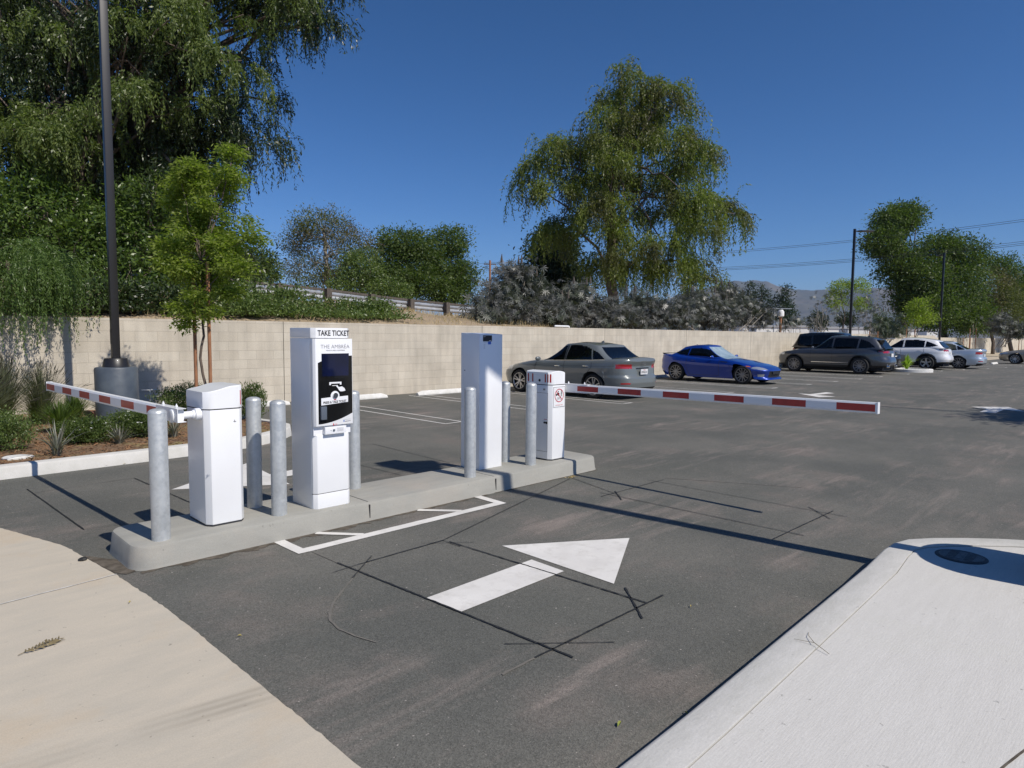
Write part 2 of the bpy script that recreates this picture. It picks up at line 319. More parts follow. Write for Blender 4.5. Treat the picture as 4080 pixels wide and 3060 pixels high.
A_ = asphalt_mat()
_a, _b = gp(131, 3046), gp(1108, 2754); TYRE = ((_a[0]+_b[0])/2, (_a[1]+_b[1])/2, math.atan2(_b[1]-_a[1], _b[0]-_a[0]))
K = dict(
 asphalt=A_,
 paint=mat('road_paint', (.72, .70, .66), .75, col2=(.62, .60, .565), ns=3, nd=8, bump=.3, bs=160, col3=(.58, .56, .52), ns3=9),
 saw=mat('saw_cut_sealant', (.012, .012, .012), .6, col2=(.03, .03, .028), ns=30),
 dustline=mat('dusty_line', (.165, .152, .132), .9, col2=(.13, .122, .106), ns=26, nd=6),
 apron=concrete_mat('apron_concrete', (.545, .485, .39), (.49, .445, .365), (.53, .43, .305), (.8, 2.6, 1), 1.2, tyre=TYRE),
 walk=concrete_mat('pavement_concrete', (.605, .59, .555), (.57, .555, .52), (.57, .56, .51), (1.2, 10, 1), .35),
 kerb=concrete_mat('kerb_concrete', (.62, .605, .57), (.55, .54, .50), (.47, .455, .40), (2, 6, 1), 0),
 island=concrete_mat('island_concrete', (.36, .352, .315), (.31, .305, .275), (.39, .355, .305), (.7, 3, 2), 0),
 stain=mat('rust_stain', (.062, .050, .036), .95, col2=(.135, .115, .09), ns=16, nd=8),
 mulchbase=mat('mulch_soil', (.13, .078, .045), .95, col2=(.24, .155, .09), ns=28, nd=8, bump=1, bs=45, col3=(.30, .25, .10), ns3=1.7),
 soil=mat('dry_soil', (.30, .225, .15), .95, col2=(.40, .31, .20), ns=1.2, nd=8, bump=1, bs=6, col3=(.20, .16, .10), ns3=.6),
 block=block_mat(),
 joint=mat('control_joint', (.10, .09, .075), .9),
 white=mat('white_enamel', (.82, .83, .84), .3, col2=(.775, .78, .785), ns=1.6, nd=6, coat=.2),
 whiteshade=mat('white_panel', (.80, .81, .83), .35, coat=.2),
 greygrip=mat('grey_plastic', (.10, .12, .15), .4),
 seam=mat('dark_seam', (.03, .03, .035), .6),
 black=mat('gloss_black', (.008, .008, .008), .12, coat=.5),
 blackmatt=mat('matt_black', (.012, .012, .013), .55),
 screen=mat('dark_blue_screen', (.004, .007, .028), .08, coat=1, col2=(.006, .010, .05), ns=6),
 ink=mat('dark_ink', (.02, .018, .02), .6),
 greyink=mat('grey_ink', (.25, .25, .27), .6),
 red=mat('red_film', (.42, .015, .018), .4, col2=(.34, .012, .015), ns=12, nd=2, coat=.2),
 redink=mat('red_ink', (.5, .03, .05), .6),
 pinkink=mat('pink_ink', (.65, .32, .33), .6),
 blueink=mat('blue_ink', (.02, .12, .5), .5),
 galv=galv_mat(),
 aluminium=mat('arm_white', (.80, .81, .82), .38, coat=.1),
 pole=mat('bronze_black_paint', (.016, .015, .015), .42, coat=.1),
 polebase=mat('painted_concrete', (.055, .070, .092), .5, col2=(.10, .12, .14), ns=3, nd=6, bump=.3, bs=12),
 stone=mat('white_precast', (.70, .69, .66), .85, col2=(.60, .59, .55), ns=8, nd=6, bump=.4, bs=60),
 wood=mat('stake_wood', (.36, .17, .08), .8, col2=(.22, .10, .05), ns=5, stretch=(6, 6, 1), bump=.4, bs=30),
 oldwood=mat('old_post_wood', (.13, .11, .09), .9, col2=(.06, .05, .045), ns=8, stretch=(6, 6, 1), bump=.6, bs=20),
 bark=mat('bark', (.17, .13, .10), .9, col2=(.09, .07, .055), ns=6, stretch=(5, 5, 1), bump=.8, bs=15),
 palebark=mat('pale_bark', (.40, .36, .30), .85, col2=(.22, .19, .16), ns=5, stretch=(4, 4, 1), bump=.5, bs=12),
 darkcore=mat('twig_bark', (.06, .05, .04), .95),
 rail=mat('guardrail_steel', (.50, .52, .54), .45, .6, col2=(.38, .39, .40), ns=4),
 rock=mat('red_rock', (.32, .15, .10), .9, col2=(.22, .10, .07), ns=6, bump=.8, bs=12),
 bldg=mat('white_stucco', (.78, .78, .76), .9, col2=(.70, .70, .69), ns=.5),
 bldgdoor=mat('blue_grey_door', (.14, .17, .23), .6),
 roofgrey=mat('grey_roof', (.35, .36, .38), .8),
 iron=mat('cast_iron', (.10, .105, .11), .55, .5, col2=(.16, .16, .16), ns=40, bump=.6, bs=120),
 wire=mat('power_wire', (.05, .05, .06), .6),
 chrome=mat('bright_metal', (.75, .76, .78), .14, 1.0),
)
K['apron_joint'] = mat('pale_joint_filler', (.70, .69, .66), .8, col2=(.5, .48, .44), ns=25)

# ------------------------------------------------------------------ ground, kerbs, pavements
WV = 14.5                                   # front face of the block wall
def sheet(name, polys, z, m, th=0):
    b = MB()
    for p in polys:
        if th: b.prism(p, z-th, z, bottom=False)
        else: b.add([(x, y, z) for x, y in p], [tuple(range(len(p)))])
    return structure(b.build(name, m))
def strip(b, p, q, w, z, m=0, jag=0, seg=.05):
    p = np.array(p[:2], float); q = np.array(q[:2], float); d = q-p; L_ = np.linalg.norm(d); d /= L_; n = np.array([-d[1], d[0]])
    k = max(1, int(L_/seg)) if jag else 1; vs = []; fs = []
    for i in range(k+1):
        c = p+d*L_*i/k; a, e = (w/2*(1+random.uniform(-jag, jag)) for _ in (0, 1))
        vs += [(*(c+n*a), z), (*(c-n*e), z)]
        if i: j = 2*i; fs.append((j-2, j-1, j+1, j))
    b.add(vs, fs, m)
sheet('ground', [[(-3000, -3000), (12000, -3000), (12000, 12000), (-3000, 12000)]], -.03, K['soil'])
lot = grid('parking_lot', np.linspace(-30, 160, 3), np.array([-60, WV+.02]), lambda X, Y: X*0, K['asphalt'], smooth=False); structure(lot)
# tan concrete apron whose edge sweeps left
edge = [(1.24, -8), (1.245, 1.0), (1.235, 2.02), (1.225, 2.5), (1.21, 3.04), (1.20, 3.6), (1.175, 4.16), (1.12, 4.83), (1.0, 5.76), (.73, 6.63), (.30, 7.35), (-.6, 8.3), (-4, 11.0)]
rough = []
for (a, b_) in zip(edge[:-1], edge[1:]):
    k = max(1, int(math.dist(a, b_)/.04)) if a[1] > .5 and b_[1] < 9 else 1
    for i in range(k):
        t = i/k; j = random.gauss(0, .0022) if k > 1 else 0
        rough.append((a[0]+(b_[0]-a[0])*t+j, a[1]+(b_[1]-a[1])*t+j))
sheet('driveway_apron', [rough+[edge[-1], (-14, 11), (-14, -8)]], .005, K['apron'])
b = MB(); strip(b, gp(-600, 2568), gp(465, 2292), .011, .009, jag=.45); structure(b.build('apron_joint', K['apron_joint']))
# right pavement with kerb
def arc(cx, cy, r, a0, a1, n=10): return [(cx+r*math.cos(math.radians(a0+(a1-a0)*i/n)), cy+r*math.sin(math.radians(a0+(a1-a0)*i/n))) for i in range(n+1)]
def offset_line(rr): return [(-6, 1.24-rr)]+[(4.55, 1.26-rr)]+arc(5.22, .56, .76-rr, 82, 0, 12)+[(5.98-rr, -8)]
outer = [(-6, 1.20), (2.2, 1.235), (4.5, 1.285), (4.95, 1.31), (5.16, 1.305), (5.33, 1.26), (5.50, 1.14), (5.68, .97), (5.83, .80), (5.96, .62), (6.10, .36), (6.22, -.1), (6.25, -.6), (6.25, -9)]
inner = [(-6, 1.04), (2.2, 1.07), (4.5, 1.115), (4.9, 1.15), (5.08, 1.155), (5.21, 1.11), (5.37, 1.0), (5.53, .85), (5.67, .70), (5.80, .53), (5.94, .28), (6.06, -.12), (6.09, -.6), (6.09, -9)]
def kerb_mesh(name, out, inn, z, m, lean=.03, closed=False):
    n = len(out); out, inn = np.array(out), np.array(inn); lip = .02
    d = (out-inn)/np.linalg.norm(out-inn, axis=1)[:, None]
    rings = [np.c_[out+d*lean, np.zeros(n)-.02], np.c_[out+d*.006, np.full(n, z-lip)], np.c_[out-d*.004, np.full(n, z-lip*.35)], np.c_[out-d*lip, np.full(n, z)], np.c_[inn, np.full(n, z)], np.c_[inn-d*.002, np.full(n, z-.05)]]
    V = np.concatenate(rings); F = []
    for r in range(len(rings)-1):
        for i in range(n-(0 if closed else 1)): F.append((r*n+i, r*n+(i+1) % n, (r+1)*n+(i+1) % n, (r+1)*n+i))
    o = npmesh(name, V, F, m, smooth=True); structure(o)
    if hasattr(o.data, 'set_sharp_from_angle'): o.data.set_sharp_from_angle(angle=math.radians(50))
    return o
kerb_mesh('pavement_kerb', outer, inner, .15, K['kerb'])
sheet('pavement', [[(x-.006, y-.006) for x, y in inner]+[(-6, -9)]], .144, K['walk'])
b = MB(); strip(b, gp(4200, 2893, .15), gp(3960, 3080, .15), .008, .1455, jag=.3); structure(b.build('pavement_joint', K['stain']))
# planting bed with kerb (left)
bo = [(-8, 8.75), (1.0, 8.84), (2.5, 8.90), (3.3, 8.96), (3.75, 9.02), (4.14, 9.20), (4.45, 9.40), (4.72, 9.68), (4.90, 10.05), (4.93, 10.45), (4.86, 10.85), (4.78, 11.4), (4.85, 12.3), (5.05, 13.5), (5.15, WV)]
def inset(pts, w):
    P = np.array(pts); T = np.gradient(P, axis=0); T /= np.linalg.norm(T, axis=1)[:, None]; return (P+np.c_[-T[:, 1], T[:, 0]]*w).tolist()
bi = inset(bo, .15); bi[-1][1] = WV
kerb_mesh('bed_kerb', bo, bi, .14, K['kerb'], lean=.025)
bed_poly = bi+[(-8, WV)]
def inpoly(px, py, poly):
    px = np.asarray(px); c = np.zeros(px.shape, bool); n = len(poly)
    for i in range(n):
        x1, y1 = poly[i]; x2, y2 = poly[(i+1) % n]
        k = ((y1 > py) != (y2 > py)) & (px < (x2-x1)*(py-y1)/((y2-y1) or 1e-9)+x1); c ^= k
    return c
structure(MB().add([(x, y, .115) for x, y in bed_poly], [tuple(range(len(bed_poly)))]).build('planting_bed', K['mulchbase']))
# bark mulch chips
n = 15000; X = RNG.uniform(-2, 5.1, n*3); Y = RNG.uniform(8.9, 14.4, n*3); k = inpoly(X, Y, bed_poly); k &= (RNG.random(n*3) < np.clip(1.6-(Y-9)/4, .15, 1)); X, Y = X[k][:n], Y[k][:n]; n = len(X)
A = RNG.uniform(0, 6.28, n); Lc = RNG.uniform(.02, .07, n); Wc = RNG.uniform(.005, .014, n); tl = RNG.normal(0, .28, n); Z = .118+RNG.uniform(0, .02, n)
D = np.stack([np.cos(A)*np.cos(tl), np.sin(A)*np.cos(tl), np.sin(tl)], 1); S_ = np.stack([-np.sin(A), np.cos(A), RNG.normal(0, .3, n)], 1)
P0 = np.stack([X, Y, Z], 1); V = np.stack([P0-D*Lc[:, None]/2-S_*Wc[:, None]/2, P0+D*Lc[:, None]/2-S_*Wc[:, None]/2, P0+D*Lc[:, None]/2+S_*Wc[:, None]/2, P0-D*Lc[:, None]/2+S_*Wc[:, None]/2], 1).reshape(-1, 3)
V[:, 2] = np.maximum(V[:, 2], .117)
chipm = leafmat('bark_chips', (.30, .17, .09), (.13, .07, .04), 0, .9, .1)
o = npmesh('bark_mulch', V, np.arange(4*n).reshape(-1, 4), chipm); tag(o, 'reddish brown bark mulch spread over the planting bed', 'mulch', kind='stuff')
# kerb island the machines stand on
ISZ = .16
def rrect(x0, x1, y0, y1, r, n=7): return arc(x1-r, y1-r, r, 0, 90, n)+arc(x0+r, y1-r, r, 90, 180, n)+arc(x0+r, y0+r, r, 180, 270, n)+arc(x1-r, y0+r, r, 270, 360, n)
def isl(d, z): return [(x, y, z) for x, y in rrect(1.215+d, 6.26-d, 4.765+d, 5.48-d, .15-d*.8)]
rings = [isl(-.012, -.01), isl(0, .03), isl(.012, ISZ-.022), isl(.020, ISZ-.006), isl(.04, ISZ)]
nn = len(rings[0]); V = [p for r in rings for p in r]; F = []
bm_ = MB(); 
for r in range(4):
    for i in range(nn): F.append((r*nn+i, r*nn+(i+1) % nn, (r+1)*nn+(i+1) % nn, (r+1)*nn+i))
F.append(tuple(range(4*nn, 5*nn))); bm_.add(V, F); isl_o = structure(bm_.build('kerb_island', K['island'], smooth=True))
b = MB()
for u in (3.035, 4.53):
    b.box(u-.004, u+.004, 4.80, 5.46, ISZ, ISZ+.0012); b.box(u-.004, u+.004, 4.7635, 4.775, 0, ISZ-.02)
structure(b.build('island_joint', K['seam']))
# stain and debris line along the foot of the island
b = MB()
for u0, u1, w in ((1.25, 1.5, .05), (1.5, 3.0, .11), (3.0, 3.7, .07), (3.7, 4.4, .06), (4.5, 6.2, .035)):
    k = int((u1-u0)/.03)
    top = [(u0+(u1-u0)*i/k, 4.764) for i in range(k+1)]
    low = [(u0+(u1-u0)*i/k, 4.764-w*(.35+.65*abs(math.sin(i*.37+u0)))*(.6+.4*random.random())) for i in range(k+1)]
    b.add([(x, y, .003) for x, y in top+low], [(i, i+1, k+2+i, k+1+i) for i in range(k)])
blob = [(1.12+.13*math.cos(a)*(1+.3*math.sin(3*a)), 5.02+.35*math.sin(a)*(1+.15*math.sin(5*a))) for a in np.linspace(0, 6.2, 40)]
blob = [(max(x, .99) if y > 4.7 else x, y) for x, y in blob]
b.add([(x, y, .0045) for x, y in [(1.125, 4.86), (1.17, 4.78), (1.235, 4.80), (1.225, 4.95), (1.222, 5.12), (1.15, 5.22), (1.09, 5.34), (1.06, 5.38), (1.075, 5.2), (1.10, 5.02)]], [tuple(range(10))]); structure(b.build('kerb_stain', K['stain']))
# painted lines of the stalls
b = MB(); zl = .004
ends = [(7.61, .21, 9.10, 9.14, 13.9, 4), (10.38, .21, 9.10, 9.10, 14.05, 4), (12.93, .19, 9.04, 9.05, 13.9, 4), (15.35, .19, 8.95, 8.95, 13.9, 4), (17.68, .25, 8.88, 8.85, 13.9, 4), (20.42, .22, 8.72, 8.72, 13.9, 4),
        (22.98, .2, 8.64, 8.6, 13.9, 4), (25.35, .2, 8.58, 8.55, 13.9, 4), (27.75, .2, 8.46, 8.45, 13.9, 4), (30.1, .2, 8.40, 8.38, 13.9, 4), (33.4, .2, 8.2, 8.2, 13.9, 4), (38.1, .2, 7.9, 7.9, 13.5, 4), (40.9, .2, 7.5, 7.5, 12.5, 4), (43.7, .2, 6.9, 6.9, 12, 4), (46.5, .2, 6.5, 6.5, 11, 4), (49.5, .2, 6.2, 6.2, 10, 4), (52.2, .2, 5.9, 5.9, 9, 4), (55.2, .2, 5.6, 5.6, 8.6, 4)]
for u, h, e1, e2, s, _ in ends:
    w = .045 if u < 20 else .06
    strip(b, (u-h, s), (u-h, e1), w, zl, jag=.12, seg=.25); strip(b, (u+h, s), (u+h, e2), w, zl, jag=.12, seg=.25); strip(b, (u-h-.02, e1), (u+h+.02, e2), w, zl+.002, jag=.1, seg=.2)
structure(b.build('parking_line', K['paint']))
def paint(name, polys):
    b = MB()
    for i, p in enumerate(polys): b.add([(x, y, .004+.001*i) for x, y in p], [tuple(range(len(p)))])
    o = b.build(name, K['paint']); return structure(o)
G = lambda *pts: [gp(*p) for p in pts]
paint('road_arrow', [G((2000, 2176), (2508, 2145), (2446, 2328)), G((1697, 2386), (2118, 2232), (2247, 2278), (1838, 2440))])
paint('road_arrow', [G((683, 1952), (985, 1846), (1155, 1930)), G((1040, 1898), (1375, 1832), (1375, 1858), (1095, 1908))])
paint('road_arrow', [G((3180, 1568), (3262, 1583), (3331, 1581), (3250, 1574), (3325, 1567), (3292, 1563), (3228, 1571))])
paint('road_arrow', [G((3870, 1621), (4018, 1622), (4085, 1641), (4000, 1633), (3967, 1646), (3903, 1642), (3932, 1630))])
# island end bracket markings
b = MB()
def bar(pts, w, z):
    for p, q in zip(pts[:-1], pts[1:]): strip(b, p, q, w, z, jag=.06, seg=.12)
bar([(2.20, 4.42), (4.27, 4.42)], .095, .004)
bar([(2.225, 4.375), (2.215, 4.755)], .085, .005); bar([(4.255, 4.375), (4.265, 4.755)], .085, .005)
bar([(2.77, 4.455), (2.52, 4.75)], .06, .0055); bar([(3.80, 4.455), (3.53, 4.75)], .06, .0055)
structure(b.build('island_marking', K['paint']))
# saw cuts of the vehicle loops
b = MB()
def cut(p, q, w=.011): strip(b, gp(*p), gp(*q), w*1.2, .0065, jag=.4, seg=.03)
for p, q, w in [((1345, 2244), (2285, 2623), .011), ((2130, 2624), (2642, 2374), .010), ((2575, 2404), (1790, 2160), .010), ((1432, 2250), (1765, 2155), .009), ((1325, 2284), (1432, 2250), .005), ((1765, 2155), (2270, 1909), .008),
     ((2490, 2343), (2560, 2468), .009), ((2010, 2569), (2450, 2562), .005), ((1480, 2218), (1405, 2305), .009), ((2278, 1905), (2470, 1975), .007), ((2450, 1958), (2477, 1994), .008), ((2392, 1964), (3205, 2136), .008),
     ((2395, 1980), (2645, 1912), .007), ((2580, 1913), (3375, 2061), .006), ((3080, 2150), (3320, 2037), .009), ((3222, 2022), (3308, 2069), .008), ((1675, 2166), (1895, 2163), .004), ((1765, 2155), (1835, 2180), .006),
     ((108, 1950), (335, 2112), .009), ((535, 1906), (1005, 2112), .008), ((125, 1968), (530, 1906), .004), ((335, 2112), (600, 2075), .003), ((1425, 1774), (1483, 1769), .004), ((1483, 1769), (1790, 1845), .007), ((1425, 1852), (1600, 1895), .007), ((1550, 1895), (1640, 1870), .004)]:
    cut(p, q, w)
structure(b.build('pavement_saw_cut', K['saw']))
b = MB()
cut2 = lambda p, q, w: strip(b, gp(*p), gp(*q), w, .0045, jag=.5, seg=.04)
for p, q, w in [((2130, 2624), (2000, 2690), .014), ((1245, 2200), (1345, 2244), .007), ((1405, 2305), (1365, 2355), .008), ((1365, 2355), (1330, 2400), .012), ((1330, 2400), (1314, 2440), .016), ((1314, 2440), (1316, 2475), .016), ((1316, 2475), (1350, 2508), .014), ((1350, 2508), (1420, 2538), .012), ((1420, 2538), (1500, 2562), .008), ((2650, 1905), (3220, 1945), .012)]: cut2(p, q, w)
structure(b.build('dusty_mark', K['dustline']))
# strip of bare ground before the far wall, small round kerb with grass
sheet('far_verge', [[(48, 9.9), (160, 7.5), (160, WV), (44, WV)]], .012, mat('verge', (.50, .42, .30), .95, col2=(.42, .36, .27), ns=.7))
# ground behind the wall: embankment that carries the road with the guardrail
def emb(X, Y):
    ridge = np.interp(X, [-30, 0, 6, 12.5, 16, 19.6, 24, 32, 42], [3.3, 3.05, 2.88, 2.66, 2.42, 2.27, 1.9, .9, .1])
    foot = np.interp(X, [-30, 17, 26, 42], [1.83, 1.83, 1.0, .1])
    g_ = np.interp(Y, [14.72, 14.95, 17, 21, 30, 40], [0, .06, .45, 1, 1.0, 1])
    w = np.clip((Y-14.75)*2, 0, 1)
    z = (foot+(ridge-foot)*g_)*np.interp(Y, [30, 40], [1, 0])
    return z+w*(.05*np.sin(X*2.3)*np.cos(Y*1.9)+.03*np.sin(X*7+Y*5))
xs = np.concatenate([np.arange(-30, 30, .4), np.arange(30, 45, 1)]); ys = np.concatenate([np.arange(14.72, 22, .3), np.arange(22, 41, 1)])
structure(grid('embankment', xs, ys, emb, K['soil']))

# ------------------------------------------------------------------ block wall
def wall(name, label, u0, u1, h, joints):
    w = thing(name, label, 'wall', (u0, WV, 0)); L_ = u1-u0
    MB().box(0, L_, 0, .2, 0, h).build('wall_body', K['block'], w)
    for j in joints:
        MB().box(j-u0-.007, j-u0+.007, -.003, .002, 0, h+.002).build('control_joint', K['joint'], w)
    return w
wall('block_wall', 'long tan concrete block wall along the back of the parking lot', -14, 66.9, 1.88, (6.05-8.1, 6.05+.9, 13.17, 19.2, 24.9, 31, 37, 43, 49))
wall('block_wall', 'lower stepped-down end of the tan block wall at far right', 66.92, 150, 1.72, (72, 80))
t = thing('drain_pipe', 'short white pipe bend on top of the block wall below the dark shrubs', 'pipe', (17.3, WV+.1, 1.88))
MB().tube([(-.75, 0, .05), (-.05, 0, .05), (0, 0, .04), (0, 0, -.005)], .03, 8).build('pipe_bend', K['white'], t, smooth=True)

# ------------------------------------------------------------------ bollards
def bollard_proto():
    t = thing('bollard', 'x', 'bollard', group='galvanised steel bollards on the kerb island')
    MB().lathe([(.060, 0), (.060, .885), (.058, .895)], 28).build('pipe', K['galv'], t, smooth=True)
    MB().lathe([(.0605, .888), (.058, .900), (.047, .911), (.028, .918), (.004, .921)], 28).build('cap', K['galv'], t, smooth=True)
    return t
BL = [((1.425, 4.895), 'galvanised bollard at the near rounded end of the kerb island'),
      ((2.265, 5.30), 'galvanised bollard behind, between left barrier cabinet and ticket machine, far side of the island'),
      ((2.305, 4.935), 'galvanised bollard in front of the ticket machine, near side of the island'),
      ((3.22, 5.32), 'galvanised bollard half hidden behind the ticket machine'),
      ((4.34, 4.95), 'galvanised bollard in front of the tall white cabinet'),
      ((5.17, 5.30), 'galvanised bollard just right of and behind the tall white cabinet'),
      ((5.25, 4.965), 'galvanised bollard in front of the right barrier cabinet')]
p0 = bollard_proto()
for i, ((x, y), lb) in enumerate(BL):
    o = p0 if i == 0 else copy_tree(p0)
    o.location = (x, y, ISZ); o.rotation_euler = (random.uniform(-.006, .006), random.uniform(-.006, .006), i*1.3); o['label'] = lb
# ------------------------------------------------------------------ barrier gates
def barrier(x, y, label, side, arm0, arm1, stripes, lidprof, refl=(), sign=False):
    t = thing('barrier_gate', label, 'barrier', (x, y, ISZ), group='white barrier gates')
    W, D = .285, .42
    def fp(e=0): return [(.035, 0-e), (W-.035, 0-e), (W+e, .045), (W+e, D-.04), (W-.035, D+e), (.035, D+e), (0-e, D-.04), (0-e, .045)]
    MB().prism(fp(-.004), 0, .014).build('base_plate', K['seam'], t)
    MB().prism(fp(), .014, .872).build('cabinet', K['white'], t, bevel=.004, smooth=True)
    MB().prism(fp(-.004), .872, .881).build('seam_gasket', K['seam'], t)
    zt = lambda px, py: float(np.interp(px, [p[0] for p in lidprof], [p[1] for p in lidprof]))
    # lid: footprint polygon subdivided along x for the crowned top
    f = fp(.001); b = MB(); xs = np.linspace(-.001, W+.001, 13)
    def yr(px):
        a = np.interp(px, [-.001, .035, W-.035, W+.001], [.045, -.001, -.001, .045]); c = np.interp(px, [-.001, .035, W-.035, W+.001], [D-.04, D+.001, D+.001, D-.04]); return a, c
    vs = []; fs = []
    for px in xs:
        a, c = yr(px); z = zt(px, 0); vs += [(px, a, .881), (px, a, z-.006), (px, a+.006, z), (px, c-.006, z), (px, c, z-.006), (px, c, .881)]
    for i in range(len(xs)-1):
        for k in range(6): fs.append((i*6+k, i*6+(k+1) % 6, (i+1)*6+(k+1) % 6, (i+1)*6+k))
    fs += [tuple(range(6)), tuple(range(len(vs)-6, len(vs)))]
    b.add(vs, fs).build('lid', K['white'], t, smooth=True)
    # arm in a near vertical plane beside the cabinet
    a0 = np.array(arm0)-[x, y, ISZ]; a1 = np.array(arm1)-[x, y, ISZ]; d = a1-a0; L_ = np.linalg.norm(d); ang = math.atan2(d[1], d[0]); pit = math.asin(d[2]/L_)
    am = MB(); prof = [(-.02, -.045), (.02, -.045), (.026, -.030), (.026, .030), (.02, .045), (-.02, .045), (-.026, .030), (-.026, -.030)]
    am.add([(0, p[0], p[1]) for p in prof]+[(L_, p[0], p[1]) for p in prof], [tuple(range(8)), tuple(range(15, 7, -1))]+[(i, (i+1) % 8, 8+(i+1) % 8, 8+i) for i in range(8)], 0)
    for s0, s1 in stripes:
        for sg in (-1, 1):
            am.box(s0, s1, sg*.0262 if sg > 0 else -.0272, .0272 if sg > 0 else -.0262, -.030, .030, 1)
    am.box(L_-.002, L_+.010, -.028, .028, -.047, .047, 2)
    a = am.build('arm', [K['aluminium'], K['red'], K['whiteshade']], t); a.location = a0; a.rotation_euler = Matrix.Rotation(ang, 3, 'Z').to_euler(); a.rotation_euler[1] = -pit
    s = side
    hx = -.0 if s < 0 else W
    hb = MB(); yh = .10 if s < 0 else .14; zh = a0[2]
    hb.lathe([(.046, 0), (.046, .04), (.034, .045), (.034, .06)], 24, axis='x', c=(0, 0, 0)); hub = hb.build('hub', K['whiteshade'], t, smooth=True)
    hub.location = (hx, yh, zh-.01); hub.scale = (s, 1, 1)
    cl = MB(); cl.box(-.03, .36, -.031, .031, -.050, -.046); cl.box(-.03, .36, -.031, .031, .046, .050); cl.box(-.03, .36, .027, .031, -.046, .046)
    for q in (.06, .30): cl.lathe([(.009, .052), (.009, .066), (.004, .068), (.004, .078)], 8, c=(q, 0, 0))
    o = cl.build('arm_clamp', K['whiteshade'], a)
    cf = MB().lathe([(.050, 0), (.050, .014), (.044, .018)], 28, axis='x'); o = cf.build('end_disc', K['white'], t, smooth=True); o.location = (hx+s*(abs(a0[0]-hx)+.028), yh, zh-.01); o.scale = (s, 1, 1)
    sp_ = MB().lathe([(.028, 0), (.028, abs(a0[0]-hx))], 16, axis='x'); o = sp_.build('shaft', K['whiteshade'], t, smooth=True); o.location = (hx, yh, zh-.01); o.scale = (s, 1, 1)
    return t
lp = [(0, 1.005), (.035, 1.010), (.10, 1.022), (.17, 1.042), (.20, 1.047), (.285, 1.050)]
tb = barrier(1.760, 4.945, 'left barrier cabinet, its red and white arm reaching back towards the planting bed', -1, (1.600, 4.98, 1.010), (1.385, 8.29, 1.030), [(L0, L0+.285) for L0 in (3.03, 2.47, 1.93, 1.375, .83, .275)], lp)
rb_ = MB().box(.2655, .2815, 0, .0015, .90, 1.01); o = rb_.build('reflector', K['red'], tb); o.location = (.2455-.255+.01, .020, 0); o.location = (-.012, .016, 0); o.rotation_euler = (0, 0, 0)
rp = [(0, 1.020), (.06, 1.030), (.14, 1.037), (.20, 1.030), (.285, 1.006)]
tr = barrier(5.560, 4.950, 'right barrier cabinet with warning sign and red reflectors, arm closed across the exit lane', 1, (5.885, 5.02, .990), (5.885, 1.655, 1.030), [(L0, L0+.30) for L0 in (3.055, 2.50, 1.93, 1.355, .785, .215)], rp)
for q in (.335, .265, .065, .015+.012):
    MB().box(-.0015, .0002, q-.010+.02, q+.010+.02, .905, 1.0).build('reflector', K['red'], tr)
o = MB().box(-.009, .009, -.0012, 0, .905, 1.0).build('reflector', K['red'], tr); o.location = (.0175, .0215, 0); o.rotation_euler = (0, 0, -math.atan2(.045, .035))
o = MB().lathe([(.016, 0), (.016, .003)], 20, axis='x').build('camera_hole', K['blackmatt'], tr); o.location = (-.003, .175, .925)
b = MB().lathe([(.013, 0), (.013, .012)], 14, axis='x'); b.lathe([(.011, 0), (.011, .02)], 14, axis='x', c=(0, .032, 0)); b.box(0, .008, 0, .03, -.004, .004); o = b.build('lock', K['blackmatt'], tr, smooth=True); o.location = (-.012, .055, .44)
MB().box(-.0015, 0, .055, .10, .475, .480).build('lock_label', K['redink'], tr)
b = MB(); b.box(-.0012, 0, .045, .385, .780, .783); b.box(-.0012, 0, .045, .385, .10, .103); b.box(-.0012, 0, .045, .048, .103, .780); b.build('door_seam', K['seam'], tr)
b = MB(); b.box(-.0016, 0, .085, .115, .80, .845); tr_l = b.build('small_label', K['white'], tr)
text('small_label_text', 'XX', .026, K['ink'], tr_l, (-.0022, .100, .822), (math.pi/2, 0, -math.pi/2), offset=.001)
# warning sign
sg = MB().box(.040, .250, -.0022, 0, .615, .855).build('warning_sign', K['whiteshade'], tr)
b = MB(); 
for x0, x1, z0, z1 in ((.044, .246, .849, .852), (.044, .246, .618, .621), (.044, .047, .621, .849), (.243, .246, .621, .849)): b.box(x0, x1, -.0032, -.0022, z0, z1)
b.build('sign_border', K['ink'], sg)
def disc_ring(b, cx, cz, r0, r1, y, n=40):
    vs = []; fs = []
    for k in range(n):
        a = 2*math.pi*k/n
        for r in (r0, r1): vs += [(cx+r*math.cos(a), y, cz+r*math.sin(a))]
    for k in range(n): fs.append((2*k, 2*k+1, 2*((k+1) % n)+1, 2*((k+1) % n)))
    b.add(vs, fs)
def poly_y(b, pts, y): b.add([(px, y, pz) for px, pz in pts], [tuple(range(len(pts)))])
def line_y(b, p, q, w, y):
    d = np.array(q)-np.array(p); d = d/np.linalg.norm(d); nn_ = np.array([-d[1], d[0]])*w/2; p, q = np.array(p), np.array(q)
    poly_y(b, [tuple(p+nn_), tuple(q+nn_), tuple(q-nn_), tuple(p-nn_)], y)
b = MB(); cxs, czs = .143, .752; disc_ring(b, cxs, czs, .069, .078, -.0040); line_y(b, (cxs-.05, czs+.05), (cxs+.052, czs-.052), .009, -.0042); b.build('prohibition_ring', K['redink'], sg)
b = MB(); yy = -.0034
for cx_ in (-.045, -.012): disc_ring(b, cxs+cx_, czs+.010, .002, .014, yy, 16)
poly_y(b, [(cxs-.05, czs+.018), (cxs-.02, czs+.036), (cxs+.0, czs+.030), (cxs+.006, czs+.016), (cxs-.03, czs+.012)], yy)
disc_ring(b, cxs-.016, czs+.046, 0, .008, yy, 12)
disc_ring(b, cxs+.038, czs+.050, 0, .007, yy, 12)
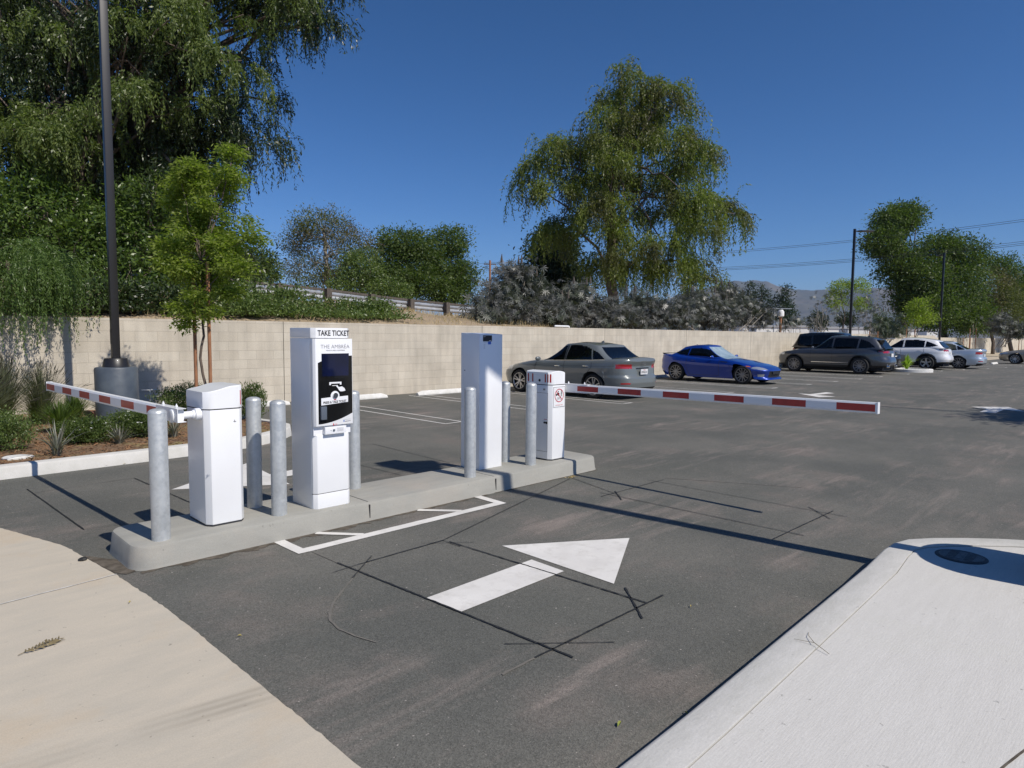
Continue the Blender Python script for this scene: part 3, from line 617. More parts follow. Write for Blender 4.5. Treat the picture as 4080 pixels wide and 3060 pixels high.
for p, q, w in (((.038, .042), (.036, .012), .010), ((.036, .014), (.028, -.014), .006), ((.036, .014), (.046, -.012), .006), ((.038, .036), (.052, .020), .004), ((.038, .036), (.026, .020), .004)):
    line_y(b, (cxs+p[0], czs+p[1]), (cxs+q[0], czs+q[1]), w, yy)
for cx_ in (-.026, .022): disc_ring(b, cxs+cx_, czs-.038, .012, .0145, yy, 20)
for p, q in (((-.026, -.038), (-.016, -.018)), ((-.016, -.018), (.012, -.020)), ((.022, -.038), (.010, -.014)), ((-.004, -.038), (.012, -.020)), ((-.026, -.038), (-.004, -.038))):
    line_y(b, (cxs+p[0], czs+p[1]), (cxs+q[0], czs+q[1]), .002, yy)
b.build('sign_pictograms', K['ink'], sg)
text('sign_text', 'AUTOMATIC GATE', .0155, K['pinkink'], sg, (cxs, -.003, .640), offset=.0002, sx=.95)

# ------------------------------------------------------------------ ticket machine
T = thing('ticket_machine', 'tall white ticket machine with black screen panel in the middle of the island', 'ticket machine', (2.57, 4.86, ISZ))
TW, TD, TH = .345, .38, 1.49
def tfp(x0, x1, y0, y1, c=.022): return [(x0+c, y0), (x1-c, y0), (x1, y0+c), (x1, y1), (x0, y1), (x0, y0+c)]
MB().prism(tfp(.0, TW, .012, TD, .03), 0, 1.405).build('cabinet', K['white'], T, bevel=.003, smooth=True)
MB().prism(tfp(-.001, TW+.004, -.004, TD, .032), 1.408, TH).build('header', K['white'], T, bevel=.003, smooth=True)
MB().prism(tfp(.003, TW-.003, 0, .1, .028), 0, .122).build('kick_panel', K['white'], T, bevel=.002, smooth=True)
MB().prism(tfp(.003, TW-.003, -.002, .1, .028), .128, .612).build('lower_door', K['white'], T, bevel=.002, smooth=True)
MB().prism(tfp(.001, TW-.001, .004, .1, .03), .122, .128).build('door_gap', K['seam'], T)
fp_ = MB().prism([(.012, -.028), (TW+.003, -.028), (TW+.004, .03), (-.002, .03), (-.002, -.006)], .690, 1.402).build('front_panel', K['white'], T, bevel=.0015, smooth=True)
px0, px1, yf = .030, TW+.001, -.0288
def PX(x): return px0+(x-390)/435*(px1-px0)
def PZ(y): return 1.402-(y-200)*.000652
b = MB()
lx, rx = PX(393), PX(823)
curve = [(PX(393+(823-393)*i/14), .694+.012+(.075)*(i/14)**1.9) for i in range(15)]
pts = curve+[(rx, PZ(415)), (PX(783), PZ(415)), (PX(783), PZ(385)), (PX(438), PZ(385)), (PX(438), PZ(478)), (lx, PZ(500))]
poly_y(b, pts, yf); b.build('black_fascia', K['black'], T)
b = MB(); poly_y(b, [(PX(443), PZ(668)), (PX(775), PZ(668)), (PX(780), PZ(392)), (PX(443), PZ(392))], yf-.001); b.build('screen', K['screen'], T)
text('header_text', 'TAKE TICKET', .062, K['ink'], T, (PX(612), -.0048, 1.446), offset=.0014, sx=.76, sp=1.02)
text('site_name', 'THE AMBRÉA', .044, K['greyink'], T, (PX(610), yf-.0006, 1.337), sx=1.0, offset=-.0006, sp=1.02)
text('site_subtitle', 'TOLUCA LAKE, CALIFORNIA', .0125, K['greyink'], T, (PX(612), yf-.0006, 1.307), sp=1.1)
wpart = MB()
y_ = yf-.0009
poly_y(wpart, [(PX(530), PZ(745)), (PX(683), PZ(745)), (PX(683), PZ(782)), (PX(663), PZ(782)), (PX(663), PZ(765)), (PX(550), PZ(765)), (PX(550), PZ(782)), (PX(530), PZ(782))], y_)
poly_y(wpart, [(PX(565), PZ(786)), (PX(635), PZ(786)), (PX(635), PZ(793)), (PX(565), PZ(793))], y_)
poly_y(wpart, [(PX(614), PZ(797)), (PX(632), PZ(792)), (PX(650), PZ(812)), (PX(690), PZ(805)), (PX(722), PZ(830)), (PX(733), PZ(862)), (PX(700), PZ(868)), (PX(668), PZ(868)), (PX(650), PZ(852)), (PX(640), PZ(830))], y_)
poly_y(wpart, [(PX(428), PZ(942)), (PX(545), PZ(935)), (PX(655), PZ(932)), (PX(766), PZ(928)), (PX(766), PZ(1008)), (PX(428), PZ(1032))], y_)
disc_ring(wpart, PX(600), PZ(920), 0, .040, y_-.0003)
wpart.build('instruction_graphics', K['whiteshade'], T)
MB().lathe([(.022, 0), (.022, .008), (.018, .011)], 24, axis='y').build('push_button', K['chrome'], T, smooth=True).location = (PX(600), y_-.012, PZ(915))
b = MB(); poly_y(b, [(PX(582), PZ(975)), (PX(618), PZ(975)), (PX(600), PZ(955))], y_-.0008); b.build('red_triangle', K['redink'], T); b = MB()
poly_y(b, [(PX(568), PZ(1285)), (PX(588), PZ(1285)), (PX(578), PZ(1303))], yf-.0006); poly_y(b, [(PX(573), PZ(1270)), (PX(583), PZ(1270)), (PX(583), PZ(1285)), (PX(573), PZ(1285))], yf-.0006); b.build('red_arrow', K['redink'], T)
b = MB(); 
for zz in (1276, 1284, 1292): poly_y(b, [(PX(594), PZ(zz+3)), (PX(625), PZ(zz+3)), (PX(625), PZ(zz)), (PX(594), PZ(zz))], yf-.0006)
b.build('small_red_text', K['pinkink'], T)
text('instruction_text', 'PRESS & TAKE TICKET', .0265, K['ink'], T, (PX(598), y_-.0010, PZ(998)), (math.pi/2, -.02, 0), offset=.0005, sx=.80, sp=1.03)
MB().box(PX(412), PX(482), yf-.022, yf, PZ(1210), PZ(1045)).build('card_reader', K['greygrip'], T, bevel=.004, smooth=True)
b = MB(); poly_y(b, [(PX(705), PZ(1262)), (PX(716), PZ(1262)), (PX(716), PZ(1238)), (PX(705), PZ(1238))], yf-.0006); b.build('logo_mark', K['blueink'], T)
b = MB(); poly_y(b, [(PX(722), PZ(1262)), (PX(796), PZ(1258)), (PX(796), PZ(1251)), (PX(722), PZ(1254))], yf-.0006)
for q in ((705, 1238, 798, 1236),): poly_y(b, [(PX(718), PZ(1237)), (PX(798), PZ(1233)), (PX(798), PZ(1231)), (PX(718), PZ(1235))], yf-.0006)
b.build('logo_text_line', K['greyink'], T)
ic = MB().box(PX(468), PX(735), -.034, .03, .618, .678).build('intercom', K['whiteshade'], T, bevel=.002, smooth=True)
MB().box(.003, TW-.003, .004, .03, .612, .690).build('intercom_recess', K['whiteshade'], T)
b = MB().lathe([(.010, 0), (.010, .004)], 16, axis='y', c=(PX(577), -.038, .648)); b.lathe([(.003, 0), (.003, .003)], 8, axis='y', c=(PX(540), -.037, .648)); b.build('intercom_button', K['greygrip'], ic, smooth=True)
b = MB()
for i in range(6): poly_y(b, [(PX(615), .636+i*.0055), (PX(700), .636+i*.0055), (PX(700), .6375+i*.0055), (PX(615), .6375+i*.0055)], -.0346)
b.build('speaker_slots', K['greyink'], ic)
b = MB().box(-.001, 0, .03, .033, .70, 1.36); b.build('side_trim', K['chrome'], T)

# ------------------------------------------------------------------ tall plain cabinet
Q = thing('camera_cabinet', 'tall plain white cabinet with a small black sticker near its top', 'cabinet', (4.62, 5.125, ISZ))
b = MB().prism([(.0, 0), (.335, 0), (.335, .30), (0, .30)], 0, 1.465, ztop=lambda x, y: 1.452+y*.05); b.build('cabinet_body', K['white'], Q, bevel=.006, smooth=True)
MB().box(.048, .178, -.0012, 0, 1.375, 1.440).build('black_sticker', K['blackmatt'], Q)
b = MB(); b.box(.120, .164, -.0014, 0, 1.343, 1.373); b.build('blue_sticker', K['blueink'], Q)
b = MB(); b.box(.135, .168, -.0019, -.0012, 1.381, 1.386); b.build('sticker_print', K['whiteshade'], Q); MB().box(.052, .085, -.0019, -.0012, 1.424, 1.427).build('sticker_print', K['whiteshade'], Q)
b = MB()
for i in range(5): b.box(.058, .080, -.0008, 0, 1.300+i*.011, 1.302+i*.011)
b.box(.05, .115, -.0008, 0, 1.364, 1.3655); b.build('fine_print', K['greyink'], Q)
for z in (.48, 1.06):
    b = MB().lathe([(.006, 0), (.006, .006)], 10, axis='x'); o = b.build('bolt', K['greygrip'], Q, smooth=True); o.location = (-.005, .235, z)

# ------------------------------------------------------------------ lamp posts
def lamp_post(name, label, x, y, z0, H, side, base_r=.355, base_h=.95, headdir=0, painted=True, head_len=.6, hw=.34, close=False):
    t = thing(name, label, 'lamp post', (x, y, z0), group='dark square lamp posts')
    b = MB().lathe([(base_r, -.1), (base_r, base_h-.03), (base_r-.012, base_h-.008), (base_r-.04, base_h)], 32); b.build('concrete_base', K['polebase'] if painted else K['stone'], t, smooth=True)
    MB().lathe([(.20, base_h), (.198, base_h+.01), (.170, base_h+.135), (.160, base_h+.145), (.05, base_h+.146)], 32).build('base_cover', K['pole'], t, smooth=True)
    p = MB().box(-side/2, side/2, -side/2, side/2, base_h, H).build('pole', K['pole'], t, bevel=.012, smooth=True)
    MB().box(-side/2-.006, -side/2+.002, -.035, .035, base_h+.38, base_h+.62).build('hand_hole_cover', K['pole'], p)
    b = MB().box(side/2, side/2+.16, -.03, .03, H-.16, H-.10)
    a = b.build('arm', K['pole'], t)
    k0, k1 = (0.0, .05) if close else (.12, .28)
    b = MB().prism([(side/2+k0, -.07), (side/2+k1, -hw/2), (side/2+head_len, -hw/2), (side/2+head_len+.03, 0), (side/2+head_len, hw/2), (side/2+k1, hw/2), (side/2+k0, .07)], H-.17, H-.09)
    h = b.build('lamp_head', K['pole'], t, bevel=.01, smooth=True)
    for o in (a, h): o.rotation_euler = (0, 0, headdir)
    return t
lamp_post('lamp_post', 'near dark square lamp post rising from the planting bed at left', 2.98, 12.30, .10, 7.6, .118, .315, .93, math.radians(-90))
lamp_post('lamp_post', 'distant lamp post standing behind the dark grey parked car, lamp head pointing right', 42.0, 13.5, 0, 8.05, .13, .33, .8, math.radians(-45), head_len=1.0)
lamp_post('lamp_post', 'farthest lamp post, in front of the tall trees at far right', 58.5, 12.4, 0, 8.1, .13, .33, .8, math.radians(45))
lamp_post('lamp_post', 'lamp post just outside the frame whose shadow crosses the exit lane', 5.22, .12, .14, 7.12, .13, .36, .76, math.radians(-28), head_len=.54, hw=.46, close=True)
lamp_post('lamp_post', 'lamp post outside the frame at right casting a thin shadow on the lot', 17.75, -1.9, 0, 8.3, .09, .3, .6, math.radians(-20), head_len=.5, hw=.25)

# ------------------------------------------------------------------ manhole cover, wheel stops, litter
m_ = thing('manhole_cover', 'round cast iron manhole cover set in the pavement at right', 'manhole cover', (*gp(3830, 2215, .15), .1465))
MB().lathe([(.150, -.01), (.150, .001), (.146, .002)], 36).build('collar', K['seam'], m_)
b = MB().lathe([(.128, -.004), (.128, .005), (.122, .0065), (.118, .004), (.10, .0045)], 36); b.build('cover', K['iron'], m_)
b = MB(); b.box(-.085, .085, -.012, .012, .004, .007)
for i in range(-4, 5): b.box(i*.022-.004, i*.022+.004, .025, .075, .004, .0065); b.box(i*.022-.004, i*.022+.004, -.075, -.025, .004, .0065)
b.build('raised_pattern', K['iron'], m_)
def wheelstop_proto():
    t = thing('wheel_stop', 'x', 'wheel stop', group='precast wheel stops before the wall')
    b = MB(); prof = [(-.075, 0), (.075, 0), (.075, .03), (.045, .10), (.03, .115), (-.03, .115), (-.045, .10), (-.075, .03)]
    L_ = 1.78; n = len(prof); vs = []; 
    for x, k in ((-L_/2, .55), (-L_/2+.16, 1), (L_/2-.16, 1), (L_/2, .55)): vs += [(x, p[0]*(.8+.2*k), p[1]*k) for p in prof]
    fs = [tuple(range(n)), tuple(range(3*n, 4*n))]
    for r in range(3):
        for i in range(n): fs.append((r*n+i, r*n+(i+1) % n, (r+1)*n+(i+1) % n, (r+1)*n+i))
    b.add(vs, fs); b.build('precast_bar', K['stone'], t); 
    for x in (-.55, .55): MB().lathe([(.012, .112), (.012, .122), (.006, .124)], 10, c=(x, 0, 0)).build('anchor_pin', K['rail'], t, smooth=True)
    return t
WS = [(11.25, 13.95, 0, 'white precast wheel stop in the empty stall just left of the tall cabinet'), (8.55, 13.98, .04, 'white precast wheel stop mostly hidden behind the ticket machine'),
      (5.92, 14.0, 0, 'white precast wheel stop by the end of the planting bed, peeking over the bollards'), (52.0, 7.9, .0, 'small far wheel stop before the beige car'), (21.7, 13.95, 0, 'wheel stop behind the blue coupe'), (32.3, 13.9, 0, 'wheel stop under the nose of the dark grey parked car')]
w0 = wheelstop_proto()
for i, (x, y, r, lb) in enumerate(WS):
    o = w0 if i == 0 else copy_tree(w0); o.location = (x, y, .0); o.rotation_euler = (0, 0, r); o['label'] = lb

# ------------------------------------------------------------------ cars
def paintmat(name, col, metal=.6, rough=.32): return mat(name, col, rough, metal, coat=1.0)
CM = dict(tyre=mat('tyre_rubber', (.018, .018, .018), .8), alloy=mat('alloy_silver', (.55, .55, .56), .3, .85), dark_alloy=mat('alloy_gunmetal', (.30, .30, .31), .35, .8), barrel=mat('wheel_shadow', (.01, .01, .01), .7),
 glass=glassmat('tinted_glass', (.75, .85, .85), .55), glass_clear=glassmat('clear_glass', (.85, .95, .92), .95), glass_dark=glassmat('privacy_glass', (.3, .3, .32), .12), plastic=mat('black_trim', (.015, .015, .016), .5), lampred=mat('tail_lamp_red', (.35, .008, .012), .12, coat=1),
 lampdark=mat('tail_lamp_dark', (.10, .004, .008), .12, coat=1), headl=mat('headlamp', (.55, .57, .6), .12, .6, coat=1), chrome=K['chrome'], inside=mat('car_interior', (.012, .012, .014), .8), seat=mat('seat_fabric', (.03, .03, .032), .8),
 plate=mat('plate_white', (.7, .7, .7), .5), amber=mat('amber_lens', (.5, .12, .02), .2, coat=1), sunshade=mat('foil_sunshade', (.55, .66, .70), .35, .5, col2=(.35, .48, .52), ns=4, bump=.8, bs=12))
def superell(n, ex, N_=420):
    ph = np.linspace(0, math.pi, 4001); c, s_ = np.cos(ph), np.sin(ph)
    x = -np.sign(c)*np.abs(c)**(2/ex); y = np.abs(s_)**(2/ex)
    return x, y
def outline(Lh, Wh, ex, step):
    x, y = superell(0, ex); d = np.hypot(np.diff(x*Lh), np.diff(y*Wh)); s = np.r_[0, np.cumsum(d)]; k = int(s[-1]/step); q = np.linspace(0, s[-1], k)
    return np.interp(q, s, x), np.interp(q, s, y)
def pip(x, z, poly): return inpoly(x, z, poly)
def car(name, label, cat, loc, rotz, S, group='parked cars'):
    t = thing(name, label, cat, loc, rotz, group)
    W, wb, ro, fo, R = S['W'], S['wb'], S['ro'], S['fo'], S['R']; x0, x1 = -ro, wb+fo; L_ = x1-x0; Wh = W/2; step = S.get('step', .022)
    dx = [p[0] for p in S['deck']]; dz = [p[1] for p in S['deck']]
    zs = lambda x: np.interp(x, dx, dz)
    sill = S['sill']; Ra = R+S.get('agap', .055)
    def zb(x):
        z = np.full(np.shape(x), sill, float)
        z = np.maximum(z, np.interp(x, [x0, x0+.5, x1-.5, x1], [S.get('rlow', .28), sill, sill, S.get('flow', .22)]))
        for xw in (0, wb):
            q = Ra**2-(x-xw)**2; z = np.where(q > 0, np.maximum(z, R+np.sqrt(np.maximum(q, 0))), z)
        return z
    tt = np.linspace(0, 1, 20 if step > .02 else 44)
    wprof = lambda t_: np.interp(t_, [0, .12, .35, .60, .74, .78, .90, .96, 1], S.get('wprof', [.955, .975, .992, 1.0, .995, .985, .955, .925, .88]))
    fx = lambda z: np.interp(z, [p[1] for p in S['nose']], [p[0] for p in S['nose']])     # offset from x1
    rx = lambda z: np.interp(z, [p[1] for p in S['tail']], [p[0] for p in S['tail']])
    xi, eta = outline(L_/2, Wh, S.get('ex', 4.5), step)
    n = len(xi); M_ = 12; cols = []; info = []
    xm = (x0+x1)/2; xa = xm+xi*L_/2
    yl = []
    def point(t_, xi, eta, xa):
        z = zb(xa)+(zs(xa)-zb(xa))*t_
        xf, xr = x1+fx(z), x0+rx(z); x = (xf+xr)/2+xi*(xf-xr)/2
        tz = np.clip((z-sill)/(zs(xa)-sill), 0, 1)
        y = Wh*wprof(tz)*eta
        wh = S.get('haunch', 0)
        for xw in (0, wb):
            y = y+eta*wh*np.exp(-((x-xw)/.42)**2)*np.exp(-((tz-.62)/.28)**2)
        return x, y, z
    for t_ in tt: cols.append(point(t_, xi, eta, xa)+(np.full(n, t_),))
    xt, yt, zt_, _ = cols[-1]
    left = cols; deck = []
    for k in range(1, M_):
        r = math.cos(math.pi*k/M_); cr = S.get('crown', .05)*(1-r*r)*np.clip(yt/Wh*1.2, 0, 1)
        deck.append((xt, yt*r, zt_+cr, np.full(n, 2.0)))
    right = [(x, -y, z, q) for x, y, z, q in reversed(cols)]
    allc = left+deck+right; V = np.stack([np.stack(c[:3], -1) for c in allc], 1); nj = len(allc)     # n x nj x 3
    def faces(n, nj):
        i, j = np.meshgrid(np.arange(n-1), np.arange(nj-1), indexing='ij'); a = (i*nj+j).ravel(); return np.stack([a, a+nj, a+nj+1, a+1], 1)
    F = faces(n, nj); Vf = V.reshape(-1, 3); cen = Vf[F].mean(1)
    nrm = np.cross(Vf[F[:, 1]]-Vf[F[:, 0]], Vf[F[:, 2]]-Vf[F[:, 0]]); nrm /= np.linalg.norm(nrm, axis=1)[:, None]+1e-12
    key = np.zeros(len(F), int); names = ['body']; mats_ = [S['paint']]; subs = []
    for (nm, m_, fn) in S['patches']:
        k = fn(cen[:, 0], np.abs(cen[:, 1]), cen[:, 2], x0, x1, cen[:, 1], nrm) & (key == 0)
        names.append(nm); mats_.append(m_); key[k] = len(names)-1
    def emit(V, F, sel, nm, m_, par=t):
        Fs = F[sel]
        if not len(Fs): return None
        cc = V[Fs].mean(1); nn = np.cross(V[Fs[:, 1]]-V[Fs[:, 0]], V[Fs[:, 2]]-V[Fs[:, 0]]); ref = np.array([(x0+x1)/2, 0, .45])
        if (nn*(cc-ref)*np.array([.3, 1, 1])).sum() < 0: Fs = Fs[:, ::-1]
        u, inv = np.unique(Fs, return_inverse=True); o = npmesh(nm, V[u], inv.reshape(Fs.shape), m_, par, True); return o
    body = None
    for i, nm in enumerate(names):
        if nm == 'wheel_arch_trim':
            for sgn in (1, -1):
                for sx_ in (1, -1): emit(Vf, F, (key == i) & (cen[:, 1]*sgn > 0) & ((cen[:, 0]-wb/2)*sx_ > 0), nm, mats_[i])
        elif nm == 'bumper_insert':
            for sx_ in (1, -1): emit(Vf, F, (key == i) & ((cen[:, 0]-wb/2)*sx_ > 0), nm, mats_[i])
        elif nm in ('headlight', 'taillight', 'fog_light', 'reflector_strip', 'side_marker'):
            for sgn in (1, -1): emit(Vf, F, (key == i) & (cen[:, 1]*sgn > 0), nm, mats_[i])
        else:
            o = emit(Vf, F, key == i, nm, mats_[i]); body = body or o
    # greenhouse
    g = S['cab']; gx = [p[0] for p in g['roof']]; gz = [p[1] for p in g['roof']]
    gb0, gb1 = g['base']; gt0, gt1 = g['top']; GL = gb1-gb0
    xi2, eta2 = outline(GL/2, Wh*.8, g.get('ex', 5), step)
    tt2 = np.linspace(0, 1, 22); cols = []
    zroof = lambda x: np.interp(x, gx, gz); zbel = lambda x: np.interp(x, [p[0] for p in g['belt']], [p[1] for p in g['belt']])
    def gpt(t_, xi, eta):
        s = np.interp(t_, [0, 1], [0, 1]); e0 = gb0+(gt0-gb0)*s**g.get('pr', 1.0); e1 = gb1+(gt1-gb1)*s**g.get('pf', 1.0); x = (e0+e1)/2+xi*(e1-e0)/2
        zr = zroof(x); zb_ = zbel(x); zz = zb_+(np.maximum(zr, zb_+.01)-zb_)*t_
        w = Wh*(g['wb']+(g['wt']-g['wb'])*t_**1.5); w = w*(1-.04*np.abs(xi)**3)
        return x, w*eta, zz
    for t_ in tt2: cols.append(gpt(t_, xi2, eta2)+(np.full(len(xi2), t_),))
    xt, yt, zt_, _ = cols[-1]; n2 = len(xi2); deck = []
    for k in range(1, M_):
        r = math.cos(math.pi*k/M_); deck.append((xt, yt*r, zt_+g.get('crown', .035)*(1-r*r)*np.clip(yt/Wh*1.6, 0, 1), np.full(n2, 2.0)))
    allc = cols+deck+[(x, -y, z, q) for x, y, z, q in reversed(cols)]; V2 = np.stack([np.stack(c[:3], -1) for c in allc], 1); nj2 = len(allc)
    T2 = np.stack([c[3] for c in allc], 1); E2 = np.repeat(eta2[:, None], nj2, 1); X2 = np.repeat(xi2[:, None], nj2, 1)
    F = faces(n2, nj2); Vf2 = V2.reshape(-1, 3); cen = Vf2[F].mean(1); tc = T2.ravel()[F].mean(1); ec = E2.ravel()[F].mean(1); xc = X2.ravel()[F].mean(1)
    key = np.zeros(len(F), int); side = (tc < 1.0) & (ec > g.get('pe', .90))
    wsel = (tc > g.get('wslo', .05)) & (tc < .95) & (ec < g.get('pe', .90)-.05)
    key[wsel & (xc > 0)] = 1; key[wsel & (xc < 0)] = 2
    sw = []
    for q, (poly, m_) in enumerate(g['windows']):
        k = pip(cen[:, 0], cen[:, 2], poly) & side & (key == 0); key[k] = 10+q
    if g.get('extra'):
        for q, (nm, m_, fn) in enumerate(g['extra']):
            k = fn(cen[:, 0], np.abs(cen[:, 1]), cen[:, 2], tc) & (key == 0); key[k] = 40+q; 
    emit(Vf2, F, key == 0, 'roof', S['paint'])
    emit(Vf2, F, key == 1, 'windshield', g['wmat']); emit(Vf2, F, key == 2, 'rear_window', g['rmat'])
    for q, (poly, m_) in enumerate(g['windows']):
        for sgn in (1, -1): emit(Vf2, F, (key == 10+q) & (cen[:, 1]*sgn > 0), 'side_window', m_)
    for q, (nm, m_, fn) in enumerate(g.get('extra', [])): emit(Vf2, F, key == 40+q, nm, m_)
    # surface lookup on the left side for seams and handles
    def ys(x, z):
        if z < float(zs(x))-.005:
            k = np.interp(x, xa, np.arange(n)); e = float(np.interp(x, xa, eta)) if True else 1
            tz = np.clip((z-sill)/(float(zs(x))-sill), 0, 1); y = Wh*float(wprof(tz))*e
            for xw in (0, wb): y += e*S.get('haunch', 0)*math.exp(-((x-xw)/.42)**2)*math.exp(-((tz-.62)/.28)**2)
            return y
        tz = np.clip((z-float(zbel(x)))/(float(zroof(x))-float(zbel(x))+1e-6), 0, 1); return Wh*(g['wb']+(g['wt']-g['wb'])*tz**1.5)
    def ribbon(b, pts, w, off=.003, sides=(1, -1)):
        P = []
        for (xa_, za), (xb, zb2) in zip(pts[:-1], pts[1:]):
            k = max(2, int(math.hypot(xb-xa_, zb2-za)/.05))
            P += [(xa_+(xb-xa_)*i/k, za+(zb2-za)*i/k) for i in range(k)]
        P.append(pts[-1])
        for sgn in sides:
            vs = []
            for i, (x, z) in enumerate(P):
                a, c = P[max(i-1, 0)], P[min(i+1, len(P)-1)]; d = np.array([c[0]-a[0], c[1]-a[1]]); d = d/(np.linalg.norm(d)+1e-9); nx, nz = -d[1]*w/2, d[0]*w/2
                for s_ in (1, -1): vs.append((x+nx*s_, sgn*(ys(x, z)+off), z+nz*s_))
            b.add(vs, [(2*i, 2*i+1, 2*i+3, 2*i+2) for i in range(len(P)-1)])
    for nm, m_, pts, w in [('panel_seam', K['seam'], q, .011) for q in S.get('seams', [])]+list(S.get('ribbons', [])):
        for sgn in (1, -1):
            b = MB(); ribbon(b, pts, w, .003 if nm == 'panel_seam' else .005, (sgn,)); b.build(nm, m_, t)
    for hx, hz in S.get('handles', []):
        for sgn in (1, -1):
            y = ys(hx, hz); a, c = sorted((sgn*(y-.01), sgn*(y+.022))); MB().box(hx-.09, hx+.09, a, c, hz-.013, hz+.013).build('door_handle', S.get('handlemat', S['paint']), t, bevel=.008, smooth=True)
    mx, mz = S['mirror']
    for sgn in (1, -1):
        b = MB(); b.lathe([(.01, -.085), (.05, -.075), (.078, -.02), (.075, .04), (.05, .085), (.01, .095)], 14, axis='y'); o = b.build('mirror', S['paint'], t, smooth='all'); o.location = (mx, sgn*(Wh*.93+.10), mz); o.scale = (.7, 1.0, .75)
    # inside
    MB().box(gb0+.3, gb1-.15, -Wh+.16, Wh-.16, sill+.05, float(zs((gb0+gb1)/2))-.06).build('interior', CM['inside'], t)
    MB().box(x0+.25, x1-.3, -Wh+.30, Wh-.30, .17, sill+.32).build('underbody', CM['inside'], t)
    for sx_ in S.get('seats', (wb*.42, wb*.12)):
        for sy in (-.36, .36):
            b = MB(); b.box(sx_-.07, sx_+.07, sy-.22, sy+.22, .5, S['seatz']-.14); b.box(sx_-.06, sx_+.04, sy-.12, sy+.12, S['seatz']-.11, S['seatz']+.06); b.build('seat', CM['seat'], t, bevel=.03, smooth=True)
    # wheels
    rr = S['rim']; tw = .11
    b = MB().lathe([(rr*.98, -tw), (R-.03, -tw), (R-.006, -tw+.03), (R, -tw+.05), (R, tw-.05), (R-.006, tw-.03), (R-.03, tw-.004), (rr*1.01, tw), (rr*.98, tw-.012)], 48, axis='y', caps=False); tyre = b.build('wheel', CM['tyre'], t, smooth=True)
    b = MB().lathe([(.02, tw-.07), (rr*.93, tw-.075), (rr*.96, -tw+.01)], 40, axis='y'); br = b.build('brake_well', CM['barrel'], tyre, smooth=True)
    b = MB()
    vs = [];
    prof = [(rr*.93, tw-.05), (rr*.93, tw-.012), (rr*.955, tw-.004), (rr*1.0, tw-.004), (rr*1.0, tw-.03)]; b.lathe(prof, 40, axis='y', caps=False)
    for a, w0_, w1_, r0, r1, skew in S['spokes']:
        d = np.array([math.cos(a), math.sin(a)]); a2 = a+skew; d2 = np.array([math.cos(a2), math.sin(a2)]); p, q = d*r0*rr, d2*r1*rr; n_ = (q-p)/np.linalg.norm(q-p); n_ = np.array([-n_[1], n_[0]])
        vs = []
        for (c_, w_, y) in ((p, w0_, tw-.028), (q, w1_, tw-.010)):
            for s_, dy in ((1, 0), (-1, 0), (-1, -.03), (1, -.03)): vs.append((c_[0]+n_[0]*w_*s_/2, y+dy, c_[1]+n_[1]*w_*s_/2))
        b.add(vs, [(0, 1, 5, 4), (1, 2, 6, 5), (2, 3, 7, 6), (3, 0, 4, 7), (0, 3, 2, 1), (4, 5, 6, 7)])
    b.lathe([(.055, tw-.05), (.055, tw-.022), (.03, tw-.016)], 16, axis='y')
    rim = b.build('rim', S['alloy'], tyre)
    first = True
    for xw in (0, wb):
        for sgn in (1, -1):
            o = tyre if first else copy_tree(tyre, t); first = False
            o.location = (xw, sgn*(Wh-tw-.012), R); o.rotation_euler = (0, 0, 0 if sgn > 0 else math.pi)
    return t
def sp(n, w0_=.05, w1_=.03, r0=.12, r1=.94, skew=0, off=0, pair=0):
    out = []
    for i in range(n):
        a = off+2*math.pi*i/n
        if pair: out += [(a-pair*.5, w0_, w1_, r0, r1, -pair*.2), (a+pair*.5, w0_, w1_, r0, r1, pair*.2)]
        else: out.append((a, w0_, w1_, r0, r1, skew))
    return out
grey = paintmat('grey_car_paint', (.15, .165, .165), .15, .33)
blue = paintmat('blue_car_paint', (.004, .040, .30), .35, .3)
dgrey = paintmat('dark_grey_car_paint', (.085, .09, .10), .6, .3)
blackp = paintmat('black_car_paint', (.008, .009, .012), .2, .25)
whitep = paintmat('white_car_paint', (.80, .80, .80), .05, .35)
silver = paintmat('silver_car_paint', (.50, .56, .62), .5, .35)
beige = paintmat('beige_car_paint', (.36, .32, .26), .5, .35)
HP = math.pi/2

